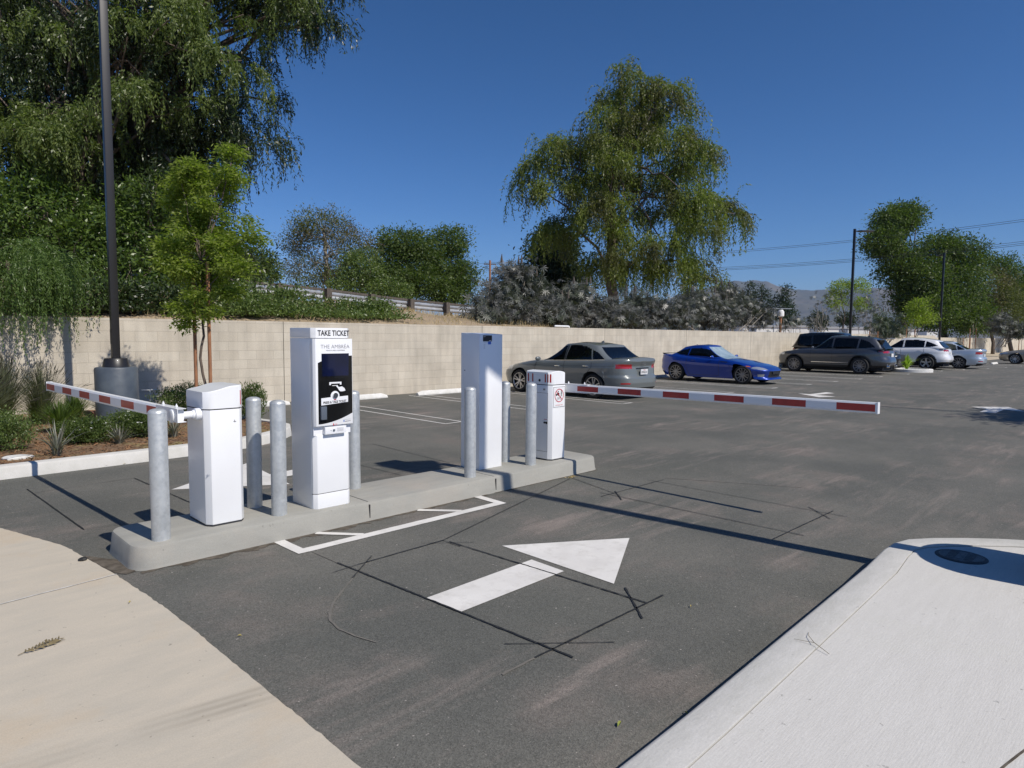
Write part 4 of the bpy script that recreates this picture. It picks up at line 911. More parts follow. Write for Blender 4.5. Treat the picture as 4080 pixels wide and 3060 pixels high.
# grey sedan, nose to the wall
sedan_nose = [(-.16, .18), (-.05, .30), (0, .48), (-.02, .60), (-.09, .70), (-.22, .78), (-.4, .86)]
S1 = dict(W=1.80, wb=2.637, ro=.98, fo=.85, R=.322, rim=.232, sill=.21, step=.017, paint=grey, alloy=CM['alloy'], haunch=.012, crown=.045, rlow=.24,
 ex=5.5, deck=[(-.98, .965), (-.92, 1.03), (-.84, 1.035), (-.5, 1.02), (0, .99), (.9, .95), (1.9, .935), (2.3, .93), (2.9, .86), (3.25, .77), (3.49, .64)],
 nose=sedan_nose, tail=[(.10, .22), (.02, .30), (-.0, .42), (.01, .56), (.065, .62), (.085, .85), (.02, .98), (.03, 1.04)],
 patches=[('taillight', CM['lampred'], lambda x, y, z, a, b_, ys_, n_: (x < a+.34) & (y > .44) & (z > .79) & (z < .90)),
  ('headlight', CM['headl'], lambda x, y, z, a, b_, ys_, n_: (x > b_-.55) & (y > .50) & (z > .60+(b_-x)*.10) & (z < .715+(b_-x)*.12) & (z > .6)),
  ('bumper_insert', CM['plastic'], lambda x, y, z, a, b_, ys_, n_: ((x < a+.30) & (z < .315) & (y < .80)) | ((x > b_-.3) & (y < .42) & (z > .3) & (z < .66))),
  ('reflector_strip', CM['lampred'], lambda x, y, z, a, b_, ys_, n_: (x < a+.2) & (y > .56) & (y < .78) & (z > .405) & (z < .43)),
  ('rear_panel_recess', grey, lambda x, y, z, a, b_, ys_, n_: (x < a-5))],
 cab=dict(ex=9, base=(-.66, 2.08), top=(.02, 1.17), belt=[(-1, .985), (.2, .96), (2.2, .91)], roof=[(-.8, 1.02), (-.3, 1.22), (.05, 1.355), (.4, 1.40), (.8, 1.41), (1.15, 1.385), (1.5, 1.24), (1.9, 1.04), (2.2, .92)], wb=.90, wt=.68, wmat=CM['glass_dark'], rmat=CM['glass_dark'], pf=.92, pr=.95, wslo=.06,
  windows=[([(1.03, .965), (1.93, .94), (1.62, 1.12), (1.36, 1.25), (1.14, 1.335), (1.02, 1.35)], CM['glass_dark']),
           ([(.10, .99), (.97, .967), (.93, 1.355), (.70, 1.365), (.42, 1.34), (.20, 1.27)], CM['glass']),
           ([(-.30, 1.01), (.06, .992), (.15, 1.25), (-.02, 1.185)], CM['glass_dark'])],
  extra=[('sunroof', K['black'], lambda x, y, z, t_: (t_ >= 1) & (x > .65) & (x < 1.2) & (y < .42))]),
 seams=[[(1.99, .93), (2.02, .70), (1.98, .30)], [(1.0, .955), (.97, .60), (.99, .30)], [(.08, .975), (.05, .80), (.28, .55), (.33, .42), (.42, .30)], [(1.99, .30), (.42, .29)]],
 ribbons=[('window_trim', CM['chrome'], [(2.0, .925), (1.0, .956), (.1, .985), (-.32, 1.006)], .009), ('crease_shade', K['seam'], [(2.7, .795), (1.4, .80), (.2, .83), (-.62, .85)], .006), ('door_glass_pillar', CM['plastic'], [(1.0, .96), (.975, 1.35)], .035)],  # thin dark ribbon paints the shade along the body crease
 handles=[(1.20, .80), (.23, .83)], handlemat=CM['chrome'], mirror=(1.86, .975), seatz=1.15, spokes=sp(5, .030, .026, .16, .95, 0, .45, .30), seats=(1.05, .18))
S1['deck'] = [(x, z) for x, z in S1['deck']]
A3 = car('sedan', 'matt grey sedan parked nose to the wall behind the right barrier', 'car', (14.12, 10.36, 0), HP, S1)
b = MB().box(-.012, 0, -.155, .155, .62, .755); pl = b.build('license_plate', CM['plate'], A3); pl.location = (-.915, 0, .02); pl.rotation_euler = (0, -.06, 0)
b = MB().box(-.002, .004, -.27, .27, .775, .80); o = b.build('trunk_handle_recess', CM['plastic'], A3); o.location = (-.915, 0, .01)
text('plate_number', '8YWL214', .075, K['ink'], pl, (-.0135, 0, .675), (HP, 0, -HP), offset=.001, sx=.8)
text('plate_state', 'California', .03, K['redink'], pl, (-.0135, 0, .735), (HP, 0, -HP), sx=.9)
em = MB()
for i in range(4):
    vs = []; n = 16
    for k in range(n):
        a = 2*math.pi*k/n
        for r in (.020, .027): vs.append((0, (i-1.5)*.038+r*math.cos(a), .905+r*math.sin(a)))
    em.add(vs, [(2*k, 2*k+1, 2*((k+1) % n)+1, 2*((k+1) % n)) for k in range(n)])
em.build('emblem', CM['chrome'], A3).location = (-.948, 0, .0)
o = MB().lathe([(.035, 0), (.03, .01), (.004, .07)], 8).build('roof_antenna', grey, A3, smooth=True); o.location = (.36, 0, 1.425); o.scale = (1.8, .5, .9); o.rotation_euler = (0, -.4, 0)

# blue coupe, tail to the wall
S2 = dict(W=1.775, wb=2.57, ro=.86, fo=.84, R=.318, rim=.240, sill=.17, step=.018, paint=blue, alloy=CM['dark_alloy'], haunch=.03, crown=.035, flow=.16, rlow=.2,
 deck=[(-.86, .80), (-.74, .93), (-.55, .955), (.1, .94), (.7, .885), (1.5, .84), (1.95, .83), (2.4, .815), (2.75, .755), (3.1, .66), (3.32, .55), (3.41, .46)],
 wprof=[.95, .965, .975, 1.0, 1.0, .99, .96, .93, .88],
 nose=[(-.02, .14), (0, .18), (-.03, .22), (-.10, .26), (-.06, .40), (-.03, .48), (-.12, .60), (-.4, .72), (-.6, .85)], tail=[(.14, .22), (.05, .32), (0, .45), (.03, .6), (.02, .75), (.05, .85), (.02, .96)],
 patches=[('headlight', CM['headl'], lambda x, y, z, a, b_, ys_, n_: (x > b_-.60) & (y > .50) & (y > .86-(x-(b_-.60))*.75) & (z > .50) & (z < .665) & (z > .50+(b_-.25-x)*.16)),
  ('grille', CM['plastic'], lambda x, y, z, a, b_, ys_, n_: (x > b_-.22) & (y < .44) & (z > .245) & (z < .46)),
  ('fog_light', CM['headl'], lambda x, y, z, a, b_, ys_, n_: (x > b_-.35) & (y > .60) & (y < .78) & (z > .27) & (z < .355)),
  ('taillight', CM['lampred'], lambda x, y, z, a, b_, ys_, n_: (x < a+.20) & (y > .50) & (z > .70) & (z < .85)),
  ('side_marker', CM['amber'], lambda x, y, z, a, b_, ys_, n_: (x > b_-.72) & (x < b_-.60) & (y > .5) & (z > .60) & (z < .63)),
  ('rear_diffuser', CM['plastic'], lambda x, y, z, a, b_, ys_, n_: (x < a+.3) & (z < .33))],
 cab=dict(base=(-.60, 2.04), top=(.12, 1.08), belt=[(-1, .94), (.6, .865), (2.2, .82)], roof=[(-.7, .96), (-.25, 1.10), (.15, 1.225), (.5, 1.285), (.85, 1.30), (1.08, 1.28), (1.35, 1.18), (1.75, .99), (2.1, .84)], wb=.87, wt=.62, wmat=CM['sunshade'], rmat=CM['glass_dark'], pf=.9, pr=.95, ex=8, wslo=.08, pe=.90,
  windows=[([(.47, .93), (1.72, .885), (1.50, 1.03), (1.22, 1.15), (.88, 1.205), (.50, 1.19)], CM['glass_dark']), ([(.42, .935), (.45, 1.18), (.20, 1.13), (-.13, 1.02), (.12, .955)], CM['glass_dark'])]),
 seams=[[(1.72, .82), (1.70, .5), (1.72, .26)], [(.46, .87), (.42, .55), (.55, .26)], [(1.72, .26), (.55, .25)]],
 ribbons=[('fender_vent', CM['plastic'], [(2.02, .735), (1.76, .745)], .03)],
 handles=[(.72, .765)], mirror=(1.47, .90), seatz=1.02, seats=(.98,), spokes=sp(6, .034, .022, .14, .94, 0, .2, .34), agap=.05)
BZ = car('coupe', 'bright blue coupe with rear spoiler and foil sunshade, tail to the wall', 'car', (22.15, 12.80, 0), -HP, S2)
b = MB(); b.add([(-.70, -.56, .92), (-.70, .56, .92), (-.50, .54, .94), (-.50, -.54, .94), (-.76, -.57, .995), (-.76, .57, .995), (-.54, .54, .965), (-.54, -.54, .965)], [(4, 5, 6, 7), (0, 3, 2, 1), (0, 1, 5, 4), (1, 2, 6, 5), (2, 3, 7, 6), (3, 0, 4, 7)]); b.build('rear_spoiler', CM['plastic'], BZ)
o = MB().box(-.005, .02, -.10, .10, .43, .53).build('emblem', CM['plastic'], BZ); o.location = (3.36, 0, -.03); o.scale = (1, 2.6, .9)
o = MB().lathe([(.012, 0), (.03, .004), (.032, .012)], 12, axis='x').build('nose_badge', CM['chrome'], BZ); o.location = (3.25, 0, .625); o.rotation_euler = (0, -.6, 0); o.scale = (1, 1.5, .9)
o = MB().lathe([(.035, 0), (.03, .01), (.004, .07)], 8).build('roof_antenna', blue, BZ, smooth=True); o.location = (.38, 0, 1.262); o.scale = (2.2, .5, 1); o.rotation_euler = (0, -.4, 0)

# SUVs
def suv(P):
    S = dict(W=2.0, wb=2.89, ro=1.12, fo=.95, R=.375, rim=.262, sill=.30, paint=dgrey, alloy=CM['dark_alloy'], haunch=.012, crown=.05, rlow=.34, flow=.28,
     deck=[(-1.12, 1.02), (-1.0, 1.12), (-.6, 1.16), (.2, 1.14), (1.2, 1.10), (2.1, 1.09), (2.5, 1.085), (3.2, 1.03), (3.6, .94), (3.84, .80)],
     nose=[(-.14, .28), (-.05, .40), (0, .62), (-.02, .82), (-.08, .92), (-.3, 1.0)], tail=[(.20, .30), (.06, .40), (0, .52), (.02, .64), (.10, .80), (.10, .95), (.16, 1.15)],
     cab=dict(ex=8, base=(-1.0, 2.38), top=(-.62, 1.42), belt=[(-1.2, 1.12), (.5, 1.10), (2.4, 1.06)], roof=[(-1.0, 1.2), (-.72, 1.50), (-.4, 1.60), (.3, 1.675), (1.0, 1.69), (1.4, 1.665), (1.7, 1.57), (2.1, 1.33), (2.4, 1.10)], wb=.90, wt=.66, wmat=CM['glass_dark'], rmat=CM['glass_dark'], pf=.9, pr=.8,
      windows=[([(1.24, 1.13), (2.12, 1.10), (1.78, 1.38), (1.45, 1.56), (1.22, 1.585)], CM['glass']), ([(.18, 1.14), (1.17, 1.13), (1.15, 1.59), (.6, 1.60), (.13, 1.575)], CM['glass_dark']), ([(-.58, 1.21), (-.1, 1.15), (.10, 1.15), (.06, 1.57), (-.28, 1.45)], CM['glass_dark'])]),
     seams=[[(2.12, 1.07), (2.15, .7), (2.1, .42)], [(1.2, 1.09), (1.17, .7), (1.18, .42)], [(.14, 1.12), (.12, .9), (.42, .6), (.50, .42)]], ribbons=[('side_moulding', CM['chrome'], [(2.1, .50), (.5, .50)], .025)],
     handles=[(1.36, .96), (.33, .98)], mirror=(2.02, 1.16), seatz=1.35, seats=(1.25, .4), spokes=sp(10, .022, .016, .16, .96, 0, .1, .16), step=.026,
     patches=[('taillight', CM['lampred'], lambda x, y, z, a, b_, ys_, n_: (x < a+.46) & (y > .30) & (z > .955-.10*np.clip(y-.5, 0, 1)) & (z < 1.04) & (z > .93+.12*np.clip((x-a-.12)/.35, 0, 1))),
       ('headlight', CM['headl'], lambda x, y, z, a, b_, ys_, n_: (x > b_-.45) & (y > .55) & (z > .80) & (z < .90)),
       ('grille', CM['plastic'], lambda x, y, z, a, b_, ys_, n_: (x > b_-.3) & (y < .42) & (z > .5) & (z < .88)),
       ('lower_trim', CM['plastic'], lambda x, y, z, a, b_, ys_, n_: (z < .40)),
       ('wheel_arch_trim', CM['plastic'], lambda x, y, z, a, b_, ys_, n_: (y > .7) & ((np.hypot(x, z-.375) < .475) | (np.hypot(x-2.89, z-.375) < .475)))])
    for k, v in P.items():
        if k == 'cab': S['cab'] = {**S['cab'], **v}
        else: S[k] = v
    return S
MX = car('suv', 'dark grey metallic SUV parked nose to the wall beyond the blue coupe', 'car', (32.42, 9.66, 0), HP, suv({}))
o = MB().box(-.01, .01, -.16, .16, .78, .93).build('license_plate', CM['plate'], MX); o.location = (-1.035, 0, 0)
o = MB().box(-.02, .02, -.62, .62, 1.585, 1.62).build('roof_spoiler', dgrey, MX); o.location = (-.80, 0, .0); o.scale = (8, 1, 1)
for sy in (-.55, .55):
    o = MB().lathe([(.05, 0), (.06, .1), (.05, .1)], 14, axis='x').build('exhaust_tip', CM['chrome'], MX, smooth=True); o.location = (-1.10, sy, .36)
o = MB().lathe([(.035, 0), (.03, .01), (.004, .07)], 8).build('roof_antenna', dgrey, MX, smooth=True); o.location = (-.05, 0, 1.665); o.scale = (2.2, .5, 1); o.rotation_euler = (0, -.4, 0)
BK = car('suv', 'big black SUV backed in beyond the dark grey SUV, only its roof and nose showing', 'car', (35.35, 13.0, 0), -HP, suv(dict(paint=blackp, W=2.03, wb=3.1, ro=1.15, fo=.98, cab=dict(base=(-1.05, 2.5), top=(-.70, 1.5), roof=[(-1.05, 1.2), (-.85, 1.6), (-.6, 1.79), (0, 1.86), (1.0, 1.87), (1.5, 1.83), (1.85, 1.65), (2.2, 1.38), (2.5, 1.12)], wmat=CM['glass_dark'], windows=[([(1.24, 1.13), (2.12, 1.10), (1.85, 1.38), (1.55, 1.65), (1.22, 1.72)], CM['glass_dark']), ([(.18, 1.14), (1.17, 1.13), (1.15, 1.74), (.6, 1.76), (.13, 1.74)], CM['glass_dark']), ([(-.78, 1.21), (.10, 1.15), (.06, 1.72), (-.55, 1.66)], CM['glass_dark'])]))))
NX = car('suv', 'white SUV with sloping roof and red tail lamps parked beyond the round kerb', 'car', (40.08, 8.85, 0), HP, suv(dict(paint=whitep, W=1.87, wb=2.66, ro=.98, fo=1.0, R=.36, rim=.245, alloy=CM['alloy'], spokes=sp(5, .07, .09, .16, .95, 0, .3, 0),
   cab=dict(base=(-.86, 2.2), top=(-.45, 1.2), roof=[(-.9, 1.18), (-.6, 1.42), (-.3, 1.52), (.3, 1.615), (.9, 1.645), (1.25, 1.61), (1.6, 1.50), (1.95, 1.28), (2.2, 1.10)], wt=.64,
     windows=[([(1.12, 1.13), (1.95, 1.11), (1.6, 1.36), (1.30, 1.50), (1.10, 1.53)], CM['glass_dark']), ([(.15, 1.15), (1.06, 1.13), (1.04, 1.54), (.5, 1.545), (.12, 1.50)], CM['glass_dark']), ([(-.48, 1.24), (-.1, 1.17), (.10, 1.16), (.06, 1.48), (-.2, 1.38)], CM['glass_dark'])]),
   deck=[(-.98, 1.0), (-.86, 1.12), (-.5, 1.16), (.2, 1.14), (1.2, 1.10), (2.0, 1.08), (2.4, 1.07), (3.0, 1.0), (3.4, .92), (3.66, .80)], ribbons=[], step=.03)))
o = MB().box(-.01, .01, -.16, .16, .76, .90).build('license_plate', CM['plate'], NX); o.location = (-.90, 0, 0)
S5 = dict(S1); S5.update(W=1.83, wb=2.84, ro=1.08, fo=.9, R=.335, rim=.24, paint=silver, alloy=CM['dark_alloy'], step=.03, spokes=sp(10, .03, .025, .16, .95), handlemat=silver, ribbons=[],
  deck=[(-1.08, .93), (-1.0, 1.03), (-.85, 1.05), (-.5, 1.05), (0, 1.02), (.9, .97), (1.9, .95), (2.4, .93), (3.0, .86), (3.45, .77), (3.74, .64)],
  cab={**S1['cab'], 'base': (-.70, 2.28), 'top': (.36, 1.15), 'roof': [(-.9, 1.03), (-.3, 1.22), (.1, 1.37), (.6, 1.45), (.9, 1.455), (1.3, 1.43), (1.65, 1.34), (2.05, 1.10), (2.3, .95)], 'extra': []}, seams=[])
SV = car('sedan', 'silver blue sedan parked at the right end of the row beyond the white SUV', 'car', (42.75, 7.95, 0), HP, S5)
o = MB().box(-.01, .01, -.155, .155, .66, .79).build('license_plate', CM['plate'], SV); o.location = (-1.01, 0, 0)
S6 = dict(S5); S6.update(paint=beige, alloy=CM['alloy'], wb=2.70, ro=1.0, fo=.95, handlemat=beige)
car('sedan', 'beige sedan cut by the right edge of the photo, facing left', 'car', (54.35, 4.35, 0), HP, S6)

# ------------------------------------------------------------------ vegetation
def leaves(name, Cn, D, l, w, m, parent, jit=.35, roll=None):
    n = len(Cn); D = D/(np.linalg.norm(D, axis=1)[:, None]+1e-9)
    R_ = RNG.normal(size=(n, 3)); S_ = np.cross(D, R_); S_ /= np.linalg.norm(S_, axis=1)[:, None]+1e-9
    l = l*(1+RNG.uniform(-jit, jit, n))[:, None]; w = w*(1+RNG.uniform(-jit, jit, n))[:, None]
    V = np.stack([Cn, Cn+D*l*.45+S_*w/2, Cn+D*l, Cn+D*l*.45-S_*w/2], 1).reshape(-1, 3)
    return npmesh(name, V, np.arange(4*n).reshape(-1, 4), m, parent)
def unit(n):
    v = RNG.normal(size=(n, 3)); return v/np.linalg.norm(v, axis=1)[:, None]
def bushy(blobs, n, cl_r=.3, per=40, shell=.55):
    """points gathered in twig clusters filling ellipsoid blobs; blobs: (centre, (rx,ry,rz))"""
    vol = np.array([b[1][0]*b[1][1]*b[1][2] for b in blobs])**.67; vol /= vol.sum(); P = []; Dn = []
    for b, v in zip(blobs, vol):
        k = max(2, int(n*v/per)); u = unit(k); r = (shell+(1-shell)*RNG.random(k))*(1+RNG.normal(0, .07, k)); r = np.where(RNG.random(k) < .2, r*.6, r)
        c = np.array(b[0])+u*r[:, None]*np.array(b[1]); sz = cl_r*RNG.uniform(.6, 1.5, k)
        pts = c[:, None, :]+np.clip(RNG.normal(size=(k, per, 3)), -1.6, 1.6)*sz[:, None, None]*np.array([1, 1, .6]); P.append(pts.reshape(-1, 3))
        dd = u[:, None, :]*.8+RNG.normal(size=(k, per, 3))*.7+np.array([0, 0, -.15]); Dn.append(dd.reshape(-1, 3))
    return np.concatenate(P), np.concatenate(Dn)
def weeping(blobs, n_str, Lr, step, lead=1.0, clump=.25, per=9, up=.5, leafper=2):
    vol = np.array([b[1][0]*b[1][2] for b in blobs]); vol = vol/vol.sum(); P = []; D = []
    for b, v in zip(blobs, vol):
        k = max(1, int(n_str*v/per)); u = unit(k); u[:, 2] = np.abs(u[:, 2])*up+(1-up)*u[:, 2]
        c = np.array(b[0])+u*np.array(b[1])*(.45+.55*RNG.random(k)**.5)[:, None]
        c = np.repeat(c, per, 0)+RNG.normal(size=(k*per, 3))*clump*np.array([1, 1, .7]); u = np.repeat(u, per, 0)
        d = u*np.array([1, 1, .35])+RNG.normal(size=u.shape)*.35; d[:, 2] += .15
        Ls = RNG.uniform(*Lr, k)*1.0; Ls = np.repeat(Ls, per)*RNG.uniform(.4, 1.1, k*per); p = c.copy(); s = 0
        cur = RNG.normal(0, .06, size=(k*per, 3))
        while s < Lr[1]*1.1:
            al = Ls > s
            if not al.any(): break
            dn = d/np.linalg.norm(d, axis=1)[:, None]; p = p+dn*step; s += step
            d = dn*.80+np.array([0, 0, -.26])*(lead)+cur*.5
            for q in range(leafper):
                P.append((p+RNG.normal(0, step*.25, p.shape))[al]); D.append((dn*.7+np.array([0, 0, -.45])+RNG.normal(size=dn.shape)*.55)[al])
    return np.concatenate(P), np.concatenate(D)
def limb(b, p, q, r0, r1, sag=.0, wob=.1, n=7, sides=7):
    p, q = np.array(p, float), np.array(q, float); L_ = np.linalg.norm(q-p); pts = []
    off = RNG.normal(0, wob*L_*.35, (n+1, 3)); off[0] = 0; off[-1] = 0
    for i in range(n+1):
        t_ = i/n; c = p+(q-p)*t_+off[i]*math.sin(math.pi*t_); c[2] += sag*L_*math.sin(math.pi*t_); pts.append(c)
    b.tube(pts, [r0+(r1-r0)*i/n for i in range(n+1)], sides); return pts
def tree_limbs(base, top, r, blobs, m, parent, name='trunk', per=3, sides=8, twig=.3):
    b = MB(); base = np.array(base, float); top = np.array(top, float); tr = limb(b, base-np.array([0, 0, .3]), top, r, r*.35, 0, .05, 9, 10)
    for c, rr in blobs:
        c = np.array(c)
        for k in range(per):
            i = RNG.integers(3, 9); s = np.array(tr[i]); e = c+unit(1)[0]*np.array(rr)*.7
            mid = limb(b, s, e, r*.35*(1-i/14), r*.06, .12, .12, 6, 6)
            for j in range(3):
                s2 = np.array(mid[RNG.integers(2, 6)]); limb(b, s2, s2+unit(1)[0]*np.array(rr)*.6+[0, 0, .2*rr[2]], r*.10, r*.02, .05, .15, 4, 4)
    return b.build(name, m, parent, smooth='all')
def blobs_px(lst):   # (px, py, distance, rx metres across, rz metres high, depth radius)
    return [(at(x, y, d), (rx, rd, rz)) for x, y, d, rx, rz, rd in lst]
def tree(name, label, base, blobs, kind, m, n, leaf, bark, r, top=None, group=None, limbs=3, **kw):
    t = thing(name, label, kw.pop('cat', 'tree'), tuple(base), 0, group); off = np.array(base, float)
    bl = [(np.array(c)-off, rr) for c, rr in blobs]; top = np.array(top)-off if top is not None else bl[0][0]
    tree_limbs((0, 0, 0), top, r, bl, bark, t, per=limbs)
    P, D = (weeping if kind == 'weep' else bushy)(bl, n, **kw)
    if kind != 'weep': k_ = P[:, 2] > .05; P, D = P[k_], D[k_]
    leaves('crown', P, D, leaf[0], leaf[1], m, t); return t
LM = dict(willowc=leafmat('yellow_willow_leaf', (.09, .125, .025), (.20, .23, .055), .4, .45, .35, ((.10, .10, .04), .35)), leftlit=leafmat('sunlit_drooping_leaf', (.075, .11, .03), (.17, .21, .06), .4, .4, .45), weepl=leafmat('weeping_shrub_leaf', (.07, .12, .03), (.13, .19, .05), .35, .4, .4), dark=leafmat('shaded_leaf', (.012, .022, .007), (.052, .080, .020), .2, .4, .5), willow=leafmat('willow_leaf', (.075, .10, .022), (.14, .165, .04), .35, .45, .35, ((.10, .085, .035), .5)),  # dark and sunlit leaf colours paint the left crown's shaded inside and lit front
 bright=leafmat('bright_leaf', (.03, .06, .012), (.15, .22, .05), .35, .35, .5), yellow=leafmat('yellow_green_leaf', (.12, .165, .024), (.25, .30, .06), .5, .45, .35),  # bright leaf: wide random range paints leaf highlights amid dark gaps
 mid=leafmat('mid_green_leaf', (.045, .078, .02), (.115, .155, .038), .33, .5, .3), olive=leafmat('olive_leaf', (.075, .095, .028), (.14, .145, .05), .3, .5, .3, ((.13, .09, .06), .25)),
 castor=leafmat('dusky_leaf', (.035, .042, .035), (.20, .195, .185), .1, .4, .4, ((.07, .085, .05), .9)), castorg=leafmat('dusky_green_leaf', (.05, .075, .045), (.12, .14, .10), .2, .35, .5),
 pine=leafmat('pine_needle', (.018, .035, .016), (.04, .06, .025), .15, .5, .3), shrub=leafmat('shrub_leaf', (.06, .10, .025), (.16, .21, .06), .3, .4, .45),
 grass=leafmat('grass_blade', (.10, .14, .05), (.17, .20, .08), .3, .5, .3), greygrass=leafmat('grey_grass_blade', (.09, .11, .06), (.16, .165, .10), .25, .5, .3), tip=leafmat('dark_seed_tip', (.03, .03, .022), (.06, .055, .04), .1, .7, .2),
 agave=leafmat('agave_blade', (.13, .15, .11), (.26, .25, .21), .1, .5, .3), dry=leafmat('dry_grass', (.40, .30, .17), (.55, .44, .27), .2, .8, .2), petal=leafmat('petal', (.75, .75, .72), (.8, .8, .78), .2, .5, .3), lime=leafmat('lime_leaf', (.22, .33, .03), (.35, .45, .06), .4, .4, .4))

# --- big weeping tree that fills the upper left
rb_ = np.random.default_rng(5)
def blob_field(poly, n, d0, d1, r0, r1):
    out = []; xs_ = [p[0] for p in poly]; ys_ = [p[1] for p in poly]
    while len(out) < n:
        x, y = rb_.uniform(min(xs_), max(xs_)), rb_.uniform(min(ys_), max(ys_))
        if inpoly(np.array([x]), np.array([y]), poly)[0]: r = rb_.uniform(r0, r1); out.append((x, y, rb_.uniform(d0, d1), r, r*rb_.uniform(.45, .8), r*.8))
    return blobs_px(out)
B1 = blob_field([(-150, -350), (1250, -400), (1290, -60), (1250, 120), (1170, 300), (1080, 500), (960, 700), (800, 800), (600, 760), (-150, 780)], 96, 17.6, 21, .4, 1.05)
base1 = np.array([*at(560, 1200, 20.5)[:2], 1.9])
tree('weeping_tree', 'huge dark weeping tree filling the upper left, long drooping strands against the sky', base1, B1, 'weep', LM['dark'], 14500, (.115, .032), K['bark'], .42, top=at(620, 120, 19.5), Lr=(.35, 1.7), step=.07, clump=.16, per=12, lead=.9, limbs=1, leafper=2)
B1b = blob_field([(-100, -300), (1280, -300), (1290, 60), (1200, 260), (1000, 400), (600, 420), (150, 640), (-100, 640)], 34, 16.6, 17.6, .3, .7)
tree('weeping_tree', 'weeping boughs in sunlit leaf colour, front layer of the huge dark tree', np.array([*at(250, 1200, 19)[:2], 1.9]), B1b, 'weep', LM['leftlit'], 2700, (.11, .034), K['bark'], .25, top=at(420, 150, 18), Lr=(.4, 1.7), step=.065, clump=.09, per=13, lead=.9, limbs=1)  # front layer of the same crown, sunlight put into its leaf colour
# --- broadleaf masses under it
def btree(label, lst, base_px, m, n, leaf, r=.15, name='broadleaf_tree', cl=.28, per=36, group=None, bark=None, dist=None, z0=1.9, limbs=3, shell=.55, cat='tree'):
    bl = blobs_px(lst); d = dist or lst[0][2]; bx = at(base_px[0], base_px[1], d); return tree(name, label, (bx[0], bx[1], z0), bl, 'bushy', m, n, leaf, bark or K['bark'], r, cl_r=cl, per=per, limbs=limbs, group=group, shell=shell, cat=cat)
btree('glossy green broadleaf tree behind the wall, left of the near lamp post', [(180, 830, 17, 1.9, 1.1, 1.0), (60, 1000, 16.8, 1.0, 1.1, .9), (330, 1000, 17, 1.1, 1.1, .9)], (250, 1300), LM['bright'], 15000, (.12, .05), .14, cl=.17)
btree('glossy green broadleaf tree behind the wall, right of the near lamp post', [(560, 900, 17.5, 1.1, 1.1, .9), (520, 1120, 17, .9, .8, .7), (690, 1080, 17.5, .8, 1.0, .8), (650, 800, 17.5, .9, .8, .8)], (600, 1300), LM['bright'], 14000, (.12, .05), .13, cl=.17)
btree('deep shaded evergreen mass behind the glossy trees at far left', [(150, 900, 21, 3.6, 2.6, 1.6), (560, 950, 21.5, 2.8, 2.6, 1.6), (850, 1050, 22, 1.6, 1.5, 1.4), (-150, 1000, 20, 2.2, 2.8, 1.5), (400, 1180, 19, 3.6, 1.1, .8)], (300, 1300), LM['dark'], 60000, (.15, .07), .3, cl=.4, shell=.2)
# weeping shrub leaning over the wall at the left edge
Bs = blobs_px([(30, 1040, 11.5, .95, .40, .30), (150, 1090, 11.5, .40, .30, .25)])
tree('weeping_shrub', 'drooping light green shrub spilling over the wall at the left edge', (at(30, 1300, 12.2)[0], 15.1, 1.8), Bs, 'weep', LM['weepl'], 900, (.062, .015), K['bark'], .07, Lr=(.45, 1.75), step=.042, clump=.12, per=12, lead=1.0, limbs=2, leafper=2)
# --- staked young tree in the bed
ST = [q for q in blob_field([(640, 760), (760, 640), (850, 590), (930, 600), (960, 700), (1000, 860), (1010, 950), (960, 1080), (900, 1200), (860, 1290), (740, 1290), (680, 1180), (600, 1100), (590, 960)], 60, 10.2, 10.95, .11, .255)]+blobs_px([(1000, 955, 10.5, .25, .08, .15), (1060, 960, 10.5, .10, .05, .08), (960, 720, 10.6, .17, .08, .13), (820, 900, 10.8, .42, .42, .34), (830, 1080, 10.8, .34, .25, .25)])
_y = at(812, 1500, 10.6); yt_ = np.array([_y[0], _y[1], .11])
t = thing('young_tree', 'slender young tree with feathery yellow green leaves tied between two wooden stakes', 'tree', tuple(yt_))
bl = [(c-yt_, r) for c, r in ST]
b = MB(); tr = limb(b, (0, 0, -.1), (.02, .05, 2.6), .026, .016, 0, .02, 14, 8); limb(b, tr[-1], bl[0][0], .016, .008, 0, .03, 5, 6)
for c, r in bl[::3]:
    for k in range(1): 
        s = np.array(tr[int(np.clip((c[2]-.35)/2.6*14, 7, 14))]) if c[2] < 3 else np.array(tr[-1]); limb(b, s, c+unit(1)[0]*np.array(r)*.7, .010, .003, .05, .08, 5, 5)
limb(b, tr[9], np.array(tr[9])+[.12, -.1, .25], .010, .004, 0, .05, 4, 5); b.build('trunk', K['bark'], t, smooth='all')
P, D = bushy(bl, 29000, cl_r=.072, per=20, shell=.3); leaves('crown', P, D*[1, 1, .5]+[0, 0, -.2], .072, .025, LM['yellow'], t)
def stake(x, y, z, h, label, group): 
    t = thing('tree_stake', label, 'stake', (x, y, z), 0, group); MB().lathe([(.028, -.1), (.028, h), (.024, h+.008)], 12).build('post', K['wood'], t, smooth=True)
    return t
s1 = at(781, 1500, 10.66); s2 = at(838, 1500, 10.56)
stake(s1[0], s1[1], .11, 2.62, 'left, darker wooden stake beside the young tree', 'stakes of the near young tree'); stake(s2[0], s2[1], .11, 2.62, 'right, redder wooden stake beside the young tree', 'stakes of the near young tree')
t = thing('tree_tie', 'black rubber tie between the stakes of the young tree', 'tie', (s1[0], s1[1], .11)); MB().tube([(0, 0, 2.42), tuple(np.array(yt_)-[s1[0], s1[1], .11]+[0, 0.03, 2.40]), (s2[0]-s1[0], s2[1]-s1[1], 2.42)], .012, 6).build('strap', K['blackmatt'], t)

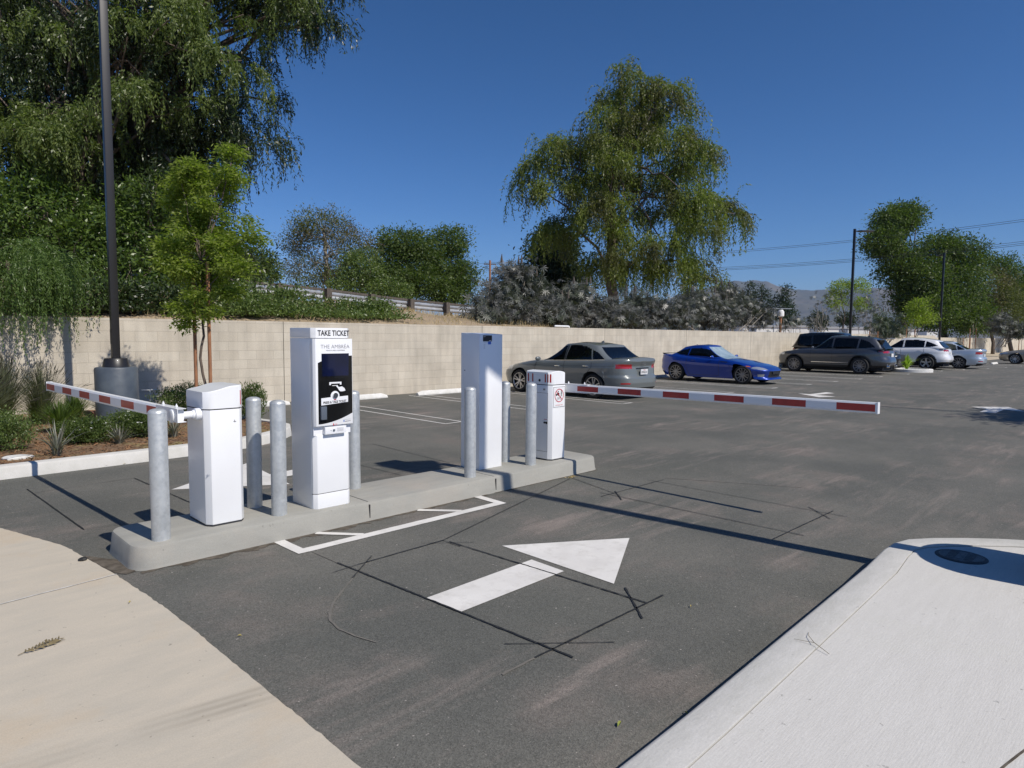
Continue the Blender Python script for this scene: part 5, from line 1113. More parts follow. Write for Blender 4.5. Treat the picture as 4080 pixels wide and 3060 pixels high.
# --- centre weeping tree
ct = np.array([*at(2420, 1150, 43)[:2], .8])
CB = blobs_px([(2440, 800, 41, 1.0, .5, .7), (2430, 930, 41.2, .8, .5, .6), (2480, 1010, 41, .7, .4, .5), (2380, 840, 41, .8, .5, .6), (2450, 640, 40.8, 1.0, .5, .7), (2475, 300, 42.1, 0.6, 0.35, 0.54), (2560, 350, 43.2, 1.3, 0.5, 1.17), (2650, 370, 42.5, 1.1, 0.5, 0.99), (2450, 400, 43.4, 1.0, 0.5, 0.9), (2700, 440, 43.5, 0.7, 0.4, 0.63), (2400, 470, 41.4, 0.7, 0.4, 0.63), (2420, 560, 41.2, 1.2, 0.6, 1.08), (2540, 555, 44.2, 1.3, 0.6, 1.17), (2660, 560, 42.1, 1.4, 0.6, 1.26), (2770, 610, 42.0, 1.1, 0.6, 0.99), (2700, 680, 44.8, 1.2, 0.5, 1.08), (2230, 600, 42.9, 1.4, 0.5, 1.26), (2320, 590, 44.2, 1.2, 0.5, 1.08), (2150, 660, 42.9, 0.9, 0.5, 0.81), (2095, 735, 43.5, 0.55, 0.4, 0.5), (2220, 760, 41.7, 1.2, 0.5, 1.08), (2340, 720, 43.5, 1, 0.5, 0.9), (2450, 720, 44.3, 1.2, 0.6, 1.08), (2600, 740, 43.1, 1.2, 0.6, 1.08), (2500, 860, 43.9, 0.8, 0.5, 0.72), (2650, 860, 43.6, 1.1, 0.6, 0.99), (2750, 790, 41.4, 1.2, 0.5, 1.08), (2840, 820, 43.9, 1.3, 0.5, 1.17), (2910, 850, 43.3, 0.8, 0.4, 0.72), (2780, 920, 42.3, 1.2, 0.5, 1.08), (2640, 980, 41.3, 1.3, 0.5, 1.17), (2560, 1060, 44.3, 1.2, 0.5, 1.08), (2700, 1060, 42.9, 1.5, 0.5, 1.35), (2790, 1110, 43.8, 1.0, 0.4, 0.9), (2400, 1050, 44.4, 1.0, 0.6, 0.9), (2190, 930, 43.8, 0.9, 0.5, 0.81), (2270, 880, 44.5, 0.9, 0.5, 0.81), (2490, 480, 42.6, 1.2, 0.5, 1.08), (2600, 470, 44.1, 1.2, 0.5, 1.08)])
tree('weeping_tree', 'tall weeping tree with layered drooping boughs standing alone behind the wall in the middle', ct, CB, 'weep', LM['willowc'], 7600, (.20, .065), K['bark'], .42, top=at(2480, 420, 43), Lr=(.7, 3.0), step=.15, clump=.24, per=10, lead=1.0, limbs=1, leafper=2)
btree('dark conifer-like tree behind the tall weeping tree', [(2210, 1000, 52, 2.8, 1.9, 1.5), (2180, 1100, 52, 2.4, 2.0, 1.5), (2270, 1130, 52, 2.0, 1.8, 1.5)], (2200, 1250), LM['pine'], 16000, (.28, .12), .2, cl=.45, z0=0, name='evergreen_tree')
# --- trees beyond the guardrail
btree('sparse olive green tree with bare grey limbs beyond the left end of the guardrail', [(1290, 900, 52, 2.4, 1.5, 1.8), (1200, 960, 52, 1.6, 1.5, 1.5), (1400, 980, 52, 2.0, 1.5, 1.6), (1240, 1080, 52, 2.6, 1.3, 1.6), (1380, 1100, 52, 2.2, 1.1, 1.5)], (1320, 1200), LM['olive'], 15000, (.22, .07), .26, cl=.42, per=20, bark=K['palebark'], z0=0, limbs=6)
btree('dense rounded green tree beyond the guardrail, left of the utility pole', [(1620, 970, 56, 3.0, 1.3, 2.0), (1560, 1030, 56, 2.2, 1.6, 2.0), (1700, 1030, 56, 1.8, 1.4, 1.6), (1560, 1120, 55, 3.2, 1.6, 2.0), (1680, 1130, 55, 2.6, 1.6, 2.0)], (1620, 1200), LM['mid'], 26000, (.24, .10), .26, cl=.45, per=24, z0=0)
btree('second rounded green tree just left of the utility pole', [(1800, 960, 58, 1.9, 1.2, 1.4), (1780, 1060, 58, 2.4, 1.7, 1.6), (1840, 1110, 58, 1.6, 1.4, 1.4), (1790, 1170, 57, 2.4, 1.2, 1.5)], (1790, 1200), LM['mid'], 17000, (.24, .10), .2, cl=.42, per=24, z0=0)
btree('light green shrubby tree low behind the middle of the guardrail', [(1440, 1060, 50, 1.8, 1.3, 1.2), (1420, 1140, 50, 2.4, 1.1, 1.2), (1560, 1160, 50, 1.8, .9, 1.2)], (1450, 1200), LM['shrub'], 11000, (.2, .08), .14, cl=.35, per=22, z0=0)
btree('dark green tree seen right of the young tree above the guardrail', [(1010, 1040, 48, 1.6, 1.0, 1.3), (1040, 1100, 48, 1.3, 1.0, 1.2), (960, 1120, 48, 1.8, 1.2, 1.3)], (1000, 1200), LM['mid'], 11000, (.22, .09), .16, cl=.34, per=22, z0=0)
# --- embankment shrubs above the wall
for lb, lst in [('glossy citrus-like shrub on the bank directly above the ticket machine', [(1330, 1233, 17.59, 0.75, 0.42, 0.5), (1290, 1270, 16.74, 0.7, 0.25, 0.4), (1420, 1243, 18.08, 0.7, 0.38, 0.5), (1330, 1282, 16.82, 0.6000000000000001, 0.2, 0.25), (1360, 1282, 16.97, 0.5599999999999999, 0.2, 0.25)]), ('low glossy shrub at the right end of the leafy bank, before the dry soil', [(1500, 1240, 18.43, 0.75, 0.36, 0.45), (1540, 1273, 18.21, 0.5, 0.2, 0.35), (1450, 1276, 17.47, 0.6, 0.22, 0.4), (1500, 1282, 17.73, 0.6000000000000001, 0.2, 0.25), (1610, 1282, 18.37, 0.4, 0.2, 0.25)]), ('leafy shrub on the bank right of the young tree', [(1150, 1195, 17.19, 0.8, 0.5, 0.6), (1090, 1248, 15.9, 0.8, 0.35, 0.5), (1210, 1253, 16.46, 0.7, 0.3, 0.4), (1150, 1262, 15.95, 0.6400000000000001, 0.2, 0.25), (1160, 1262, 16.0, 0.6400000000000001, 0.2, 0.25)]), ('leafy shrub on the bank behind the young tree crown', [(950, 1190, 15.97, 0.9, 0.5, 0.6), (900, 1243, 15.1, 0.8, 0.35, 0.5), (1010, 1233, 15.55, 0.6, 0.35, 0.5), (950, 1262, 15.09, 0.7200000000000001, 0.2, 0.25), (970, 1262, 15.17, 0.6400000000000001, 0.2, 0.25)]), ('dark shrub on the bank left of the young tree', [(720, 1218, 14.49, 0.9, 0.5, 0.5), (620, 1243, 13.96, 0.8, 0.4, 0.4), (720, 1262, 14.21, 0.7200000000000001, 0.2, 0.25), (690, 1262, 14.1, 0.6400000000000001, 0.2, 0.25)]), ('dark shrub on the bank behind the near lamp post', [(500, 1200, 13.72, 0.9, 0.5, 0.5), (420, 1243, 13.3, 0.7, 0.4, 0.4), (500, 1262, 13.45, 0.7200000000000001, 0.2, 0.25), (490, 1262, 13.42, 0.5599999999999999, 0.2, 0.25)]), ('dark shrub on the bank left of the near lamp post', [(330, 1195, 13.18, 0.9, 0.5, 0.5), (250, 1233, 12.78, 0.8, 0.4, 0.4), (120, 1200, 12.49, 0.8, 0.5, 0.4), (330, 1262, 12.92, 0.7200000000000001, 0.2, 0.25), (320, 1262, 12.89, 0.6400000000000001, 0.2, 0.25)])]:
    btree(lb, lst, (lst[0][0], 1250), LM['dark'] if lb[:4] == 'dark' else LM['shrub'], 7500, (.085, .038), .03, cl=.13, per=20, name='bank_shrub', cat='shrub', group='shrubs on the bank', z0=2.0, limbs=3, shell=.3)
# dry grass on the bank
k = 9000; gx_ = RNG.uniform(4, 21, k); gy_ = RNG.uniform(14.8, 21.6, k); gz_ = emb(gx_, gy_); cl = np.sin(gx_*1.7)*np.cos(gy_*2.1)+RNG.normal(0, .5, k) > -.1; P = np.stack([gx_, gy_, gz_-.02], 1)[cl]
o = leaves('dry_grass', P, np.array([0, 0, 1])+RNG.normal(size=P.shape)*.55, .20, .012, LM['dry'], None); tag(o, 'straw coloured dry grass scattered over the bank above the wall', 'dry grass', kind='stuff')
# --- dusky big-leaved castor shrubs along the wall
def castor_leaf_cloud(bl, n, size):
    P, D = bushy(bl, n, cl_r=.30, per=6, shell=.45); n = len(P); D = D/np.linalg.norm(D, axis=1)[:, None]; D[:, 2] -= .5; D /= np.linalg.norm(D, axis=1)[:, None]
    S_ = np.cross(D, RNG.normal(size=(n, 3))); S_ /= np.linalg.norm(S_, axis=1)[:, None]; sz = size*RNG.uniform(.5, 1.2, n); V = []
    for a in (-2.1, -1.35, -.65, 0, .65, 1.35, 2.1):
        d = D*math.cos(a)+S_*math.sin(a); d[:, 2] -= .15*abs(a); s_ = np.cross(d, np.cross(D, S_)); L_ = (sz*(1-.17*abs(a)))[:, None]; w = L_*.095
        V.append(np.stack([P, P+d*L_*.55+s_*w, P+d*L_, P+d*L_*.55-s_*w], 1))
    return np.stack(V, 1).reshape(-1, 3)
def castor(label, lst, n, size=.235, m=None):
    n = int(n*2.3)
    bl = blobs_px(lst); bx = at(lst[0][0], 1330, lst[0][2]); base = np.array([bx[0], bx[1], .9])
    t = thing('castor_shrub', label, 'shrub', tuple(base), 0, 'dusky big-leaved shrubs behind the wall'); bl = [(c-base, r) for c, r in bl]
    b = MB()
    for c, r in bl:
        for k in range(4): limb(b, unit(1)[0]*[.4, .4, 0], c+unit(1)[0]*np.array(r)*.8, .035, .012, .05, .08, 6, 5)
    b.build('stems', K['palebark'], t, smooth='all')
    V = castor_leaf_cloud(bl, n, size); npmesh('foliage', V, np.arange(len(V)).reshape(-1, 4), m or LM['castor'], t)
    for c, r in bl[:2]:
        for k in range(3):
            p = c+np.array([RNG.normal(0, r[0]*.5), RNG.normal(0, r[1]*.4), r[2]*1.05]); MB().tube([p, p+[0, 0, .12], p+[.01, 0, .30]], [.05, .045, .01], 6).build('seed_spike', K['oldwood'], t)
castor('leftmost dusky castor shrub, tall with upright dark seed spikes, beside the utility pole', [(2050, 1100, 23.7, 0.52, 0.4, 0.6), (2110, 1180, 24.2, 0.86, 0.73, 0.6), (1990, 1200, 23.1, 0.75, 0.62, 0.6), (2060, 1248, 23.1, 0.95, 0.45, 0.6), (1950, 1258, 22.1, 0.47, 0.35, 0.6)], 1500)
castor('second dusky castor shrub from the left, below the crown of the tall weeping tree', [(2290, 1210, 26.1, 0.99, 0.75, 0.6), (2220, 1248, 24.6, 1.05, 0.54, 0.6), (2380, 1250, 26.3, 1.0, 0.62, 0.6)], 1300)
castor('middle dusky castor shrub with a leaf hanging over the wall', [(2540, 1230, 29.2, 1.17, 0.71, 0.6), (2460, 1258, 27.3, 0.92, 0.48, 0.6), (2620, 1248, 29.4, 0.97, 0.61, 0.6), (2535, 1288, 28.2, 0.33, 0.23, 0.6)], 1300)
castor('fourth dusky castor shrub, above the tail of the blue coupe', [(2760, 1230, 32.6, 1.22, 0.84, 0.6), (2840, 1255, 33.0, 1.1, 0.68, 0.6), (2700, 1253, 30.6, 0.97, 0.61, 0.6)], 1200)
castor('rightmost large dusky castor shrub, sloping down toward the white buildings', [(2900, 1200, 35.2, 1.11, 0.84, 0.6), (2960, 1240, 36.4, 1.12, 0.85, 0.6), (3030, 1258, 36.9, 0.88, 0.52, 0.6), (2880, 1258, 33.8, 1.09, 0.52, 0.6)], 1200)
castor('small dusky castor shrub with pale yellow leaves right of the first far lamp post', [(3520, 1290, 45, 0.9, 0.8, 0.6), (3560, 1310, 46, 0.9, 0.5, 0.6)], 260, .32, LM['castorg'])
castor('far dusky castor shrub under the brown tree at the right edge', [(3990, 1290, 60, 1.8, 1.0, 1), (4050, 1320, 60, 1.2, 0.8, 1)], 420, .34)
# --- right hand trees
btree('tall dark upright tree with ragged top at far right', [(3570, 880, 66, 2.6, 1.7, 2), (3620, 860, 66, 1.3, 1.3, 1.4), (3520, 970, 65, 2.6, 1.6, 2), (3590, 1060, 65, 2.2, 2.2, 2), (3620, 1180, 65, 1.8, 2.2, 1.6)], (3620, 1300), LM['mid'], 30000, (.26, .11), .35, cl=.5, per=24, z0=0)
btree('broad dark green tree with rounded top, immediately right of the tall ragged one', [(3740, 1000, 66, 2.6, 1.9, 2), (3840, 1010, 66, 2.2, 1.9, 2), (3700, 1120, 64, 2.6, 2.2, 2), (3830, 1130, 65, 2.8, 2.6, 2), (3740, 1240, 63, 2.8, 2.0, 2), (3860, 1260, 64, 2.2, 1.8, 2)], (3780, 1320), LM['mid'], 38000, (.26, .11), .35, cl=.5, per=24, z0=0)
btree('reddish brown and olive feathery tree near the right edge', [(3960, 1160, 70, 2.6, 2.2, 2), (3930, 1260, 69, 2.0, 2.0, 2), (4020, 1240, 70, 2.4, 2.4, 2)], (3960, 1330), LM['olive'], 18000, (.26, .07), .2, cl=.5, per=22, z0=0)
btree('green tree cut by the right edge of the frame behind the brown one', [(3960, 1060, 78, 2.0, 1.4, 2), (4060, 1120, 78, 2.8, 2.0, 2), (4110, 1220, 77, 3, 3, 2)], (4040, 1330), LM['mid'], 18000, (.28, .11), .25, cl=.5, per=22, z0=0)
btree('small light green tree behind the first far lamp post', [(3350, 1150, 50, 1.2, .7, .8), (3420, 1140, 50, 1.1, .55, .8), (3330, 1200, 50, .9, .6, .7), (3430, 1210, 50, .9, .6, .7)], (3385, 1300), LM['yellow'], 4200, (.16, .06), .06, cl=.22, per=20, z0=0, name='young_tree')
btree('small yellow green staked tree before the wall right of the white SUV roof', [(3660, 1220, 44, .8, .6, .6), (3640, 1270, 44, .8, .5, .6), (3700, 1265, 44, .6, .4, .5)], (3640, 1330), LM['yellow'], 3600, (.14, .055), .04, cl=.18, per=20, z0=0, name='young_tree')
btree('low dark evergreen bush far behind the wall below the first far lamp post', [(3260, 1280, 90, 1.6, 1.3, 1), (3370, 1275, 90, 1.4, 1.0, 1)], (3260, 1330), LM['pine'], 2600, (.3, .14), .1, cl=.4, z0=0, name='evergreen_bush')
def sparse(label, lst, m, n):
    bl = blobs_px(lst); bx = at(lst[0][0], 1330, lst[0][2]); base = np.array([bx[0], bx[1], 0]); t = thing('bare_shrub', label, 'shrub', tuple(base), 0, 'thin half-bare shrubs by the far wall'); bl = [(c-base, r) for c, r in bl]; b = MB()
    for c, r in bl:
        for k in range(7): limb(b, unit(1)[0]*[.3, .3, 0], c+unit(1)[0]*np.array(r), .03, .008, .03, .1, 6, 4)
    b.build('stems', K['palebark'], t, smooth='all'); V = castor_leaf_cloud(bl, n, .22); npmesh('foliage', V, np.arange(len(V)).reshape(-1, 4), m, t)
sparse('thin reddish grey half-bare shrub before the white buildings, left one', [(3290, 1220, 40, .9, .8, .6), (3240, 1270, 40, .8, .5, .5)], LM['castor'], 110)
sparse('thin tall grey half-bare shrub right of the first far lamp post', [(3470, 1210, 48, 1.1, 1.1, .7), (3440, 1270, 48, 1.0, .6, .6)], LM['castor'], 180)
sparse('low reddish half-bare shrub above the nose of the dark grey SUV', [(3180, 1280, 38, 1.0, .3, .5), (3120, 1285, 38, .5, .3, .5)], LM['castor'], 90)
def pine(px, pyt, pyb, d, w, lb):
    c = at(px, pyb, d); top = at(px, pyt, d); h = top[2]; base = np.array([c[0], c[1], 0]); t = thing('pine_tree', lb, 'tree', tuple(base), 0, 'dark pines before the mountains')
    b = MB(); b.tube([(0, 0, -.2), (0, 0, h*.95)], [.25, .06], 8); b.build('trunk', K['darkcore'], t)
    bl = [((RNG.normal(0, w*.15), RNG.normal(0, w*.15), h*z), (w*(1.05-z)*1.1+.3, w*(1.05-z)*1.1+.3, h*.07)) for z in np.linspace(.35, .97, 9)]
    P, D = bushy(bl, 4200, cl_r=.45, per=20, shell=.4); leaves('crown', P, D, .5, .16, LM['pine'], t)
pine(2915, 1118, 1300, 140, 4.0, 'leftmost pine, rising behind the dusky shrubs before the mountains'); pine(2978, 1125, 1300, 140, 3.6, 'second pine from the left before the mountains'); pine(3030, 1135, 1300, 145, 4.2, 'third pine from the left, leaning against its neighbour'); pine(3128, 1132, 1300, 130, 5.0, 'broad dark pine standing free before the mountains, right of the others')
# far staked saplings
def sapling(px, d, lb, h=3.0):
    c = at(px, 1390, d); t = thing('sapling', lb, 'sapling', (c[0], c[1], 0), 0, 'thin staked saplings before the far wall'); b = MB(); limb(b, (0, 0, -.1), (0, 0, h), .03, .012, 0, .03, 6, 5)
    for k in range(4): limb(b, (0, 0, h*.7), (RNG.normal(0, .3), RNG.normal(0, .3), h*1.1), .01, .004, 0, .05, 3, 4)
    b.build('stem', K['palebark'], t); 
    for q, sx_ in enumerate((-.28, .28)):
        st = thing('tree_stake', '%s of the %s' % (('left stake', 'right stake')[q], lb), 'stake', (c[0]+sx_*RT[0], c[1]+sx_*RT[1], 0), 0, 'stakes of the far saplings'); MB().lathe([(.03, -.1), (.03, h*.85), (.02, h*.86)], 8).build('post', K['wood'], st, smooth=True)
sapling(3873, 60, 'bare sapling above the trunk of the silver blue sedan'); sapling(3850, 52, 'very thin sapling left of the staked one above the silver sedan', 2.0); sapling(4070, 62, 'bare sapling at the right edge above the beige car')
sapling(3625, 43, 'small staked sapling above the roof of the white SUV', 2.6); sapling(3478, 44, 'small staked sapling above the tail of the dark grey SUV', 2.4)
# ---------------- planting bed plants
def tuft(name, label, x, y, n, h, spread, w, m, droop=.5, tipm=None, group='plants of the bed at left', cat='grass plant', seg=4, base_r=.05, tipf=0):
    t = thing(name, label, cat, (x, y, .115), 0, group)
    A = RNG.uniform(0, 6.283, n); out = np.abs(RNG.normal(0, 1, n))*spread; L_ = h*RNG.uniform(.55, 1.1, n); V = []; Fc = []
    px = np.cos(A)*base_r*RNG.random(n); py = np.sin(A)*base_r*RNG.random(n); rows = []
    tang = np.stack([-np.sin(A), np.cos(A), np.zeros(n)], 1)*w/2
    for k in range(seg+1):
        s = k/seg; r = out*s**1.6; z = L_*(s-droop*np.clip(out/h, 0, 1.3)*s*s*.6); c = np.stack([px+np.cos(A)*r, py+np.sin(A)*r, z], 1); ww = (1-s)**.6 if k < seg else .05
        rows.append(np.stack([c-tang*ww, c+tang*ww], 1))
    V = np.stack(rows, 1).reshape(-1, 3); m_ = (seg+1)*2; i = (np.arange(n)[:, None]*m_+np.arange(seg)[None]*2).ravel(); F = np.stack([i, i+1, i+3, i+2], 1)
    npmesh('blades', V, F, m, t)
    if tipm is not None:
        tips = rows[-1][:, 0]; prev = rows[-2][:, 0]; k = RNG.random(n) < tipf; leaves('seed_heads', prev[k]*.4+tips[k]*.6, (tips-prev)[k], .16, .012, tipm, t)
    return t
def G2(px, py): return gp(px, py, .12)
for lb, (x, y), n, h, sprd in [('large arching ornamental grass clump with dark tips at the left edge', (.95, 11.1), 1700, 1.15, .42), ('ornamental grass clump in the back corner behind the large one', (1.45, 12.4), 1300, 1.15, .42), ('ornamental grass clump at the wall, just left of the tip of the raised arm', (2.0, 12.7), 800, .95, .32), ('ornamental grass clump cut by the left frame edge', (.15, 10.9), 1500, 1.2, .42)]:
    tuft('ornamental_grass', lb, x, y, n, h, sprd, .010, LM['greygrass'], .5, LM['tip'], tipf=.25)
for lb, (px, py), n, h in [('bright green strappy clump in the middle of the bed, below the arm tip', (240, 1720), 620, .50), ('bright green strappy clump right of it, under the middle of the arm', (420, 1655), 420, .42), ('third strappy green clump, right behind the flowering shrub', (470, 1640), 420, .42)]:
    tuft('strappy_grass', lb, *G2(px, py), n, h, .22, .014, LM['bright'], .6)
for lb, (px, py), n, h in [('tall strappy green clump behind the grey rosette', (300, 1690), 520, .55), ('small strappy clump at the foot of the lamp base', (520, 1650), 300, .35), ('strappy green clump left of the arm tip', (150, 1690), 420, .5)]:
    tuft('strappy_grass', lb, *G2(px, py), n, h, .2, .014, LM['bright'], .6)
for lb, (px, py), n, h, s_ in [('grey rosette of long arching spikes at the front of the bed', (228, 1812), 46, .48, .34), ('small blue grey spiky rosette in the front of the bed behind the near bollard', (475, 1765), 60, .30, .17), ('dry spiky rosette between the near bollard and left cabinet', (690, 1740), 60, .34, .2)]:
    tuft('spiky_rosette', lb, *G2(px, py), n, h, s_, .022, LM['agave'], .8, cat='succulent')
def shrub(label, px, py, r, h, n, m, leaf=(.035, .013), flowers=0, xy=None, cl=.05, name='low_shrub'):
    x, y = xy or G2(px, py); t = thing(name, label, 'shrub', (x, y, .115), 0, 'plants of the bed at left'); bl = [((RNG.normal(0, r*.28), RNG.normal(0, r*.28), h*.48), (r*.6, r*.6, h*RNG.uniform(.4, .55))) for _ in range(5)]
    b = MB()
    for c, rr in bl:
        for k in range(5): limb(b, (RNG.normal(0, .03), RNG.normal(0, .03), -.02), np.array(c)+unit(1)[0]*np.array(rr)*.9, .006, .002, 0, .1, 4, 4)
    b.build('twigs', K['bark'], t)
    P, D = bushy(bl, n, cl_r=cl, per=18, shell=.6); P = P[P[:, 2] > .0]; D = unit(len(P))*.7+np.array([0, 0, .75]); leaves('foliage', P, D, leaf[0], leaf[1], m, t)
    if flowers:
        q = P[(P[:, 2] > h*.55)]; q = q[RNG.choice(len(q), flowers)]; q = np.repeat(q, 5, 0); a = np.tile(np.arange(5)*1.2566, flowers); leaves('flowers', q, np.stack([np.cos(a), np.sin(a), a*0+.5], 1), .022, .014, LM['petal'], t)['kind'] = 'stuff'
    return t
shrub('dense dark green rounded shrub in the front left corner of the bed', 40, 1790, .48, .52, 9000, LM['shrub'])
shrub('flowering low shrub with tiny white blooms in the middle of the bed', 330, 1760, .42, .34, 8000, LM['mid'], flowers=30)
shrub('flowering low shrub just behind the near bollard', 560, 1735, .42, .40, 8500, LM['mid'], flowers=34)
shrub('tallest dense shrub with pale flowers between the lamp base and the left cabinet', 650, 1600, .60, .62, 11000, LM['shrub'], flowers=30, xy=(3.9, 12.0))
shrub('narrow upright shrub at the right end of the bed, behind the second bollard', 985, 1660, .20, .62, 3500, LM['mid'], leaf=(.06, .014), xy=(4.72, 11.2))
shrub('small low shrub beside the concrete base of the near lamp post', 430, 1640, .30, .35, 3500, LM['shrub'], flowers=14, xy=(3.2, 11.3))
for px, py, s_, lb in ((255, 1625, .16, 'flat red brown stone left, among the bed grasses'), (335, 1650, .22, 'long flat red brown stone under the raised arm'), (70, 1825, .14, 'pale grey flat stone at the front left of the bed'), (95, 1822, .10, 'small pale stone beside the pale grey flat one')):
    x, y = G2(px, py); t = thing('garden_stone', lb, 'stone', (x, y, .11)); b = MB(); k = 11
    prof = [(1, 0), (1.02, .25), (.85, .45), (.4, .55)]; vs = []; 
    jj = [1+random.uniform(-.2, .2) for _ in range(k)]
    for r, z in prof: vs += [(s_*r*jj[i]*math.cos(6.283*i/k), s_*.7*r*jj[i]*math.sin(6.283*i/k), z*s_*.6) for i in range(k)]
    fs = [(r*k+i, r*k+(i+1) % k, (r+1)*k+(i+1) % k, (r+1)*k+i) for r in range(3) for i in range(k)]+[tuple(range(3*k, 4*k))]; b.add(vs, fs); b.build('stone_body', K['rock'] if 'red' in lb else K['polebase'] if 0 else (K['rock'] if 'red' in lb else K['stone']), t)
t = thing('irrigation_pipe', 'white valve pipe beside the concrete lamp base', 'pipe', (3.35, 12.3, .62)); MB().tube([(0, 0, 0), (.16, -.04, 0), (.22, -.04, .0)], .012, 8).build('pipe', K['stone'], t, smooth=True); MB().tube([(.12, -.03, -.5), (.12, -.03, .0)], .009, 8).build('riser', K['stone'], t, smooth=True)
# small round kerb with bright grass
t = thing('round_planter_kerb', 'small round white kerb ring between the dark grey and white SUVs', 'kerb ring', (36.1, 8.8, 0)); b = MB(); b.lathe([(.95, 0), (.95, .13), (.92, .15), (.80, .15), (.80, .08), (.02, .08)], 28); b.build('kerb_ring', K['stone'], t, smooth=True)
x_, y_2 = gp(3605, 1468, .1); tuft('fern_plant', 'bright lime green tuft growing in the small round kerb', 35.9, 8.9, 110, .75, .35, .05, LM['lime'], .5, group=None, cat='plant')

# ------------------------------------------------------------------ guardrail, poles, wires, buildings, mountains
t = thing('guardrail', 'steel guardrail on weathered wooden posts along the raised road behind the wall', 'guardrail', (4, 22, 0))
ru = [0, 6, 8.2, 10.1, 11.9, 13.8, 16.5, 24]; rz = [3.50, 3.30, 3.22, 3.10, 3.00, 2.93, 2.84, 2.55]; zr_ = lambda u: float(np.interp(u, ru, rz))
b = MB(); prof = [(0, 0), (.05, -.05), (.05, -.09), (0, -.155), (.05, -.22), (.05, -.26), (0, -.31), (.006, -.31), (.056, -.26), (.056, -.22), (.006, -.155), (.056, -.09), (.056, -.05), (.006, 0)]
us = np.linspace(-4, 24, 30); vs = []; 
for u in us: vs += [(u, .12-p[0], zr_(u)-.04+p[1]) for p in prof]
k = len(prof); b.add(vs, [(i*k+j, i*k+(j+1) % k, (i+1)*k+(j+1) % k, (i+1)*k+j) for i in range(len(us)-1) for j in range(k)]); b.build('steel_beam', K['rail'], t)
for i in range(15):
    u = -2.93+i*1.868; z = zr_(u)+.06; MB().box(u-.10, u+.10, -.16, .06, z-1.1, z).build('post', K['oldwood'], t, bevel=.01)
b = MB(); vs = []
for u in us: vs += [(u, .14, zr_(u)-.02), (u, .20, zr_(u)-.02), (u, .20, zr_(u)+.07), (u, .14, zr_(u)+.07)]
b.add(vs, [(i*4+j, i*4+(j+1) % 4, (i+1)*4+(j+1) % 4, (i+1)*4+j) for i in range(len(us)-1) for j in range(4)]); b.build('dark_top_strip', K['oldwood'], t)  # dark strip running along the top, behind the steel beam
pb = at(1951, 1350, 85); pbase = np.array([pb[0], pb[1], 0]); t = thing('utility_pole', 'brown wooden utility pole with short crossarms left of the dusky shrubs', 'utility pole', tuple(pbase)); ptop = at(1951, 1040, 85)[2]
MB().tube([(0, 0, -.3), (0, 0, ptop)], [.19, .13], 10).build('pole', K['wood'], t, smooth=True)
for z, w_ in ((ptop-.55, .8), (ptop-3.3, .8)): o = MB().box(-w_, w_, -.07, .07, z, z+.14).build('crossarm', K['oldwood'], t); o.rotation_euler = (0, 0, math.atan2(RT[1], RT[0]))
def wire(p0_, pm, p1_, lb):
    p0_, pm, p1_ = map(np.array, (p0_, pm, p1_)); t = thing('power_line', lb, 'power line', tuple(p0_), 0, 'overhead power lines'); pts = []
    for i in range(33):
        s = i/32; a = 2*(s-.5)*(s-1); b_ = 4*s*(1-s); c = 2*s*(s-.5); pts.append(tuple(p0_*a+pm*b_+p1_*c-p0_))
    MB().tube(pts, .016, 5).build('wire', K['wire'], t)
for (y0, ym, y1, lb) in ((1046, 1001, 868, 'highest overhead wire running from the utility pole to the upper right'), (1052, 1007, 876, 'second overhead wire, just below the highest'), (1078, 1064, 957, 'upper wire of the lower bundle at right'), (1084, 1070, 965, 'middle wire of the lower bundle at right'), (1090, 1075, 972, 'lowest overhead wire of all')):
    wire(at(1951, y0, 85), at(2906, ym, 72), at(4180, y1-8, 54), lb)
for y0, y1, lb in ((1046, 1062, 'short upper wire running left from the utility pole'), (1078, 1092, 'short lower wire running left from the utility pole')):
    wire(at(1951, y0, 85), at(1800, (y0+y1)/2+5, 90), at(1640, y1, 95), lb)
ra = math.atan2(RT[1], RT[0])
def bldg(px0, px1, py, d, lb, feats, roof=.35):
    a = at(px0, 1340, d); b_ = at(px1, 1340, d); w = float(np.linalg.norm(b_[:2]-a[:2])); h = at((px0+px1)/2, py, d)[2]
    t = thing('low_building', lb, 'building', (a[0], a[1], 0), ra); MB().box(0, w, 0, 14, 0, h).build('wall', K['bldg'], t); MB().box(-.15, w+.15, -.15, 14.1, h, h+roof).build('roof', K['roofgrey'], t)
    for f, x0, x1, z0, z1 in feats:
        MB().box(x0*w, x1*w, -.06, .02, z0, z1).build(f, K['bldgdoor'] if f != 'roof_unit' else K['rail'], t) if f != 'roof_unit' else MB().box(x0*w, x1*w, 3, 5, h+roof, h+roof+z1).build(f, K['rail'], t)
bldg(2960, 3222, 1304, 105, 'long white low building behind the wall before the pines', [('roof_unit', .3, .36, 0, 1.0), ('roof_unit', .62, .70, 0, .8), ('window', .08, .2, 2.4, 3.1)])
bldg(3226, 3470, 1310, 112, 'white low building with blue grey door openings, behind the first far lamp post', [('door', .0, .12, .3, 3.4), ('door', .48, .62, .3, 3.3), ('roof_unit', .7, .78, 0, .8)])
bldg(3560, 3735, 1318, 120, 'small far white building between the yellow green staked tree and second far lamp post', [('door', .55, .75, .3, 3.0)])
c = at(3082, 1330, 60); t = thing('metal_post', 'thin metal post with a long crossbar behind the wall, before the pines', 'post', (c[0], c[1], 0), ra); h_ = at(3082, 1229, 60)[2]; MB().tube([(0, 0, 0), (0, 0, h_)], .05, 8).build('upright', K['rail'], t); MB().box(-.65, 1.6, -.03, .03, h_-.05, h_+.02).build('crossbar', K['rail'], t)
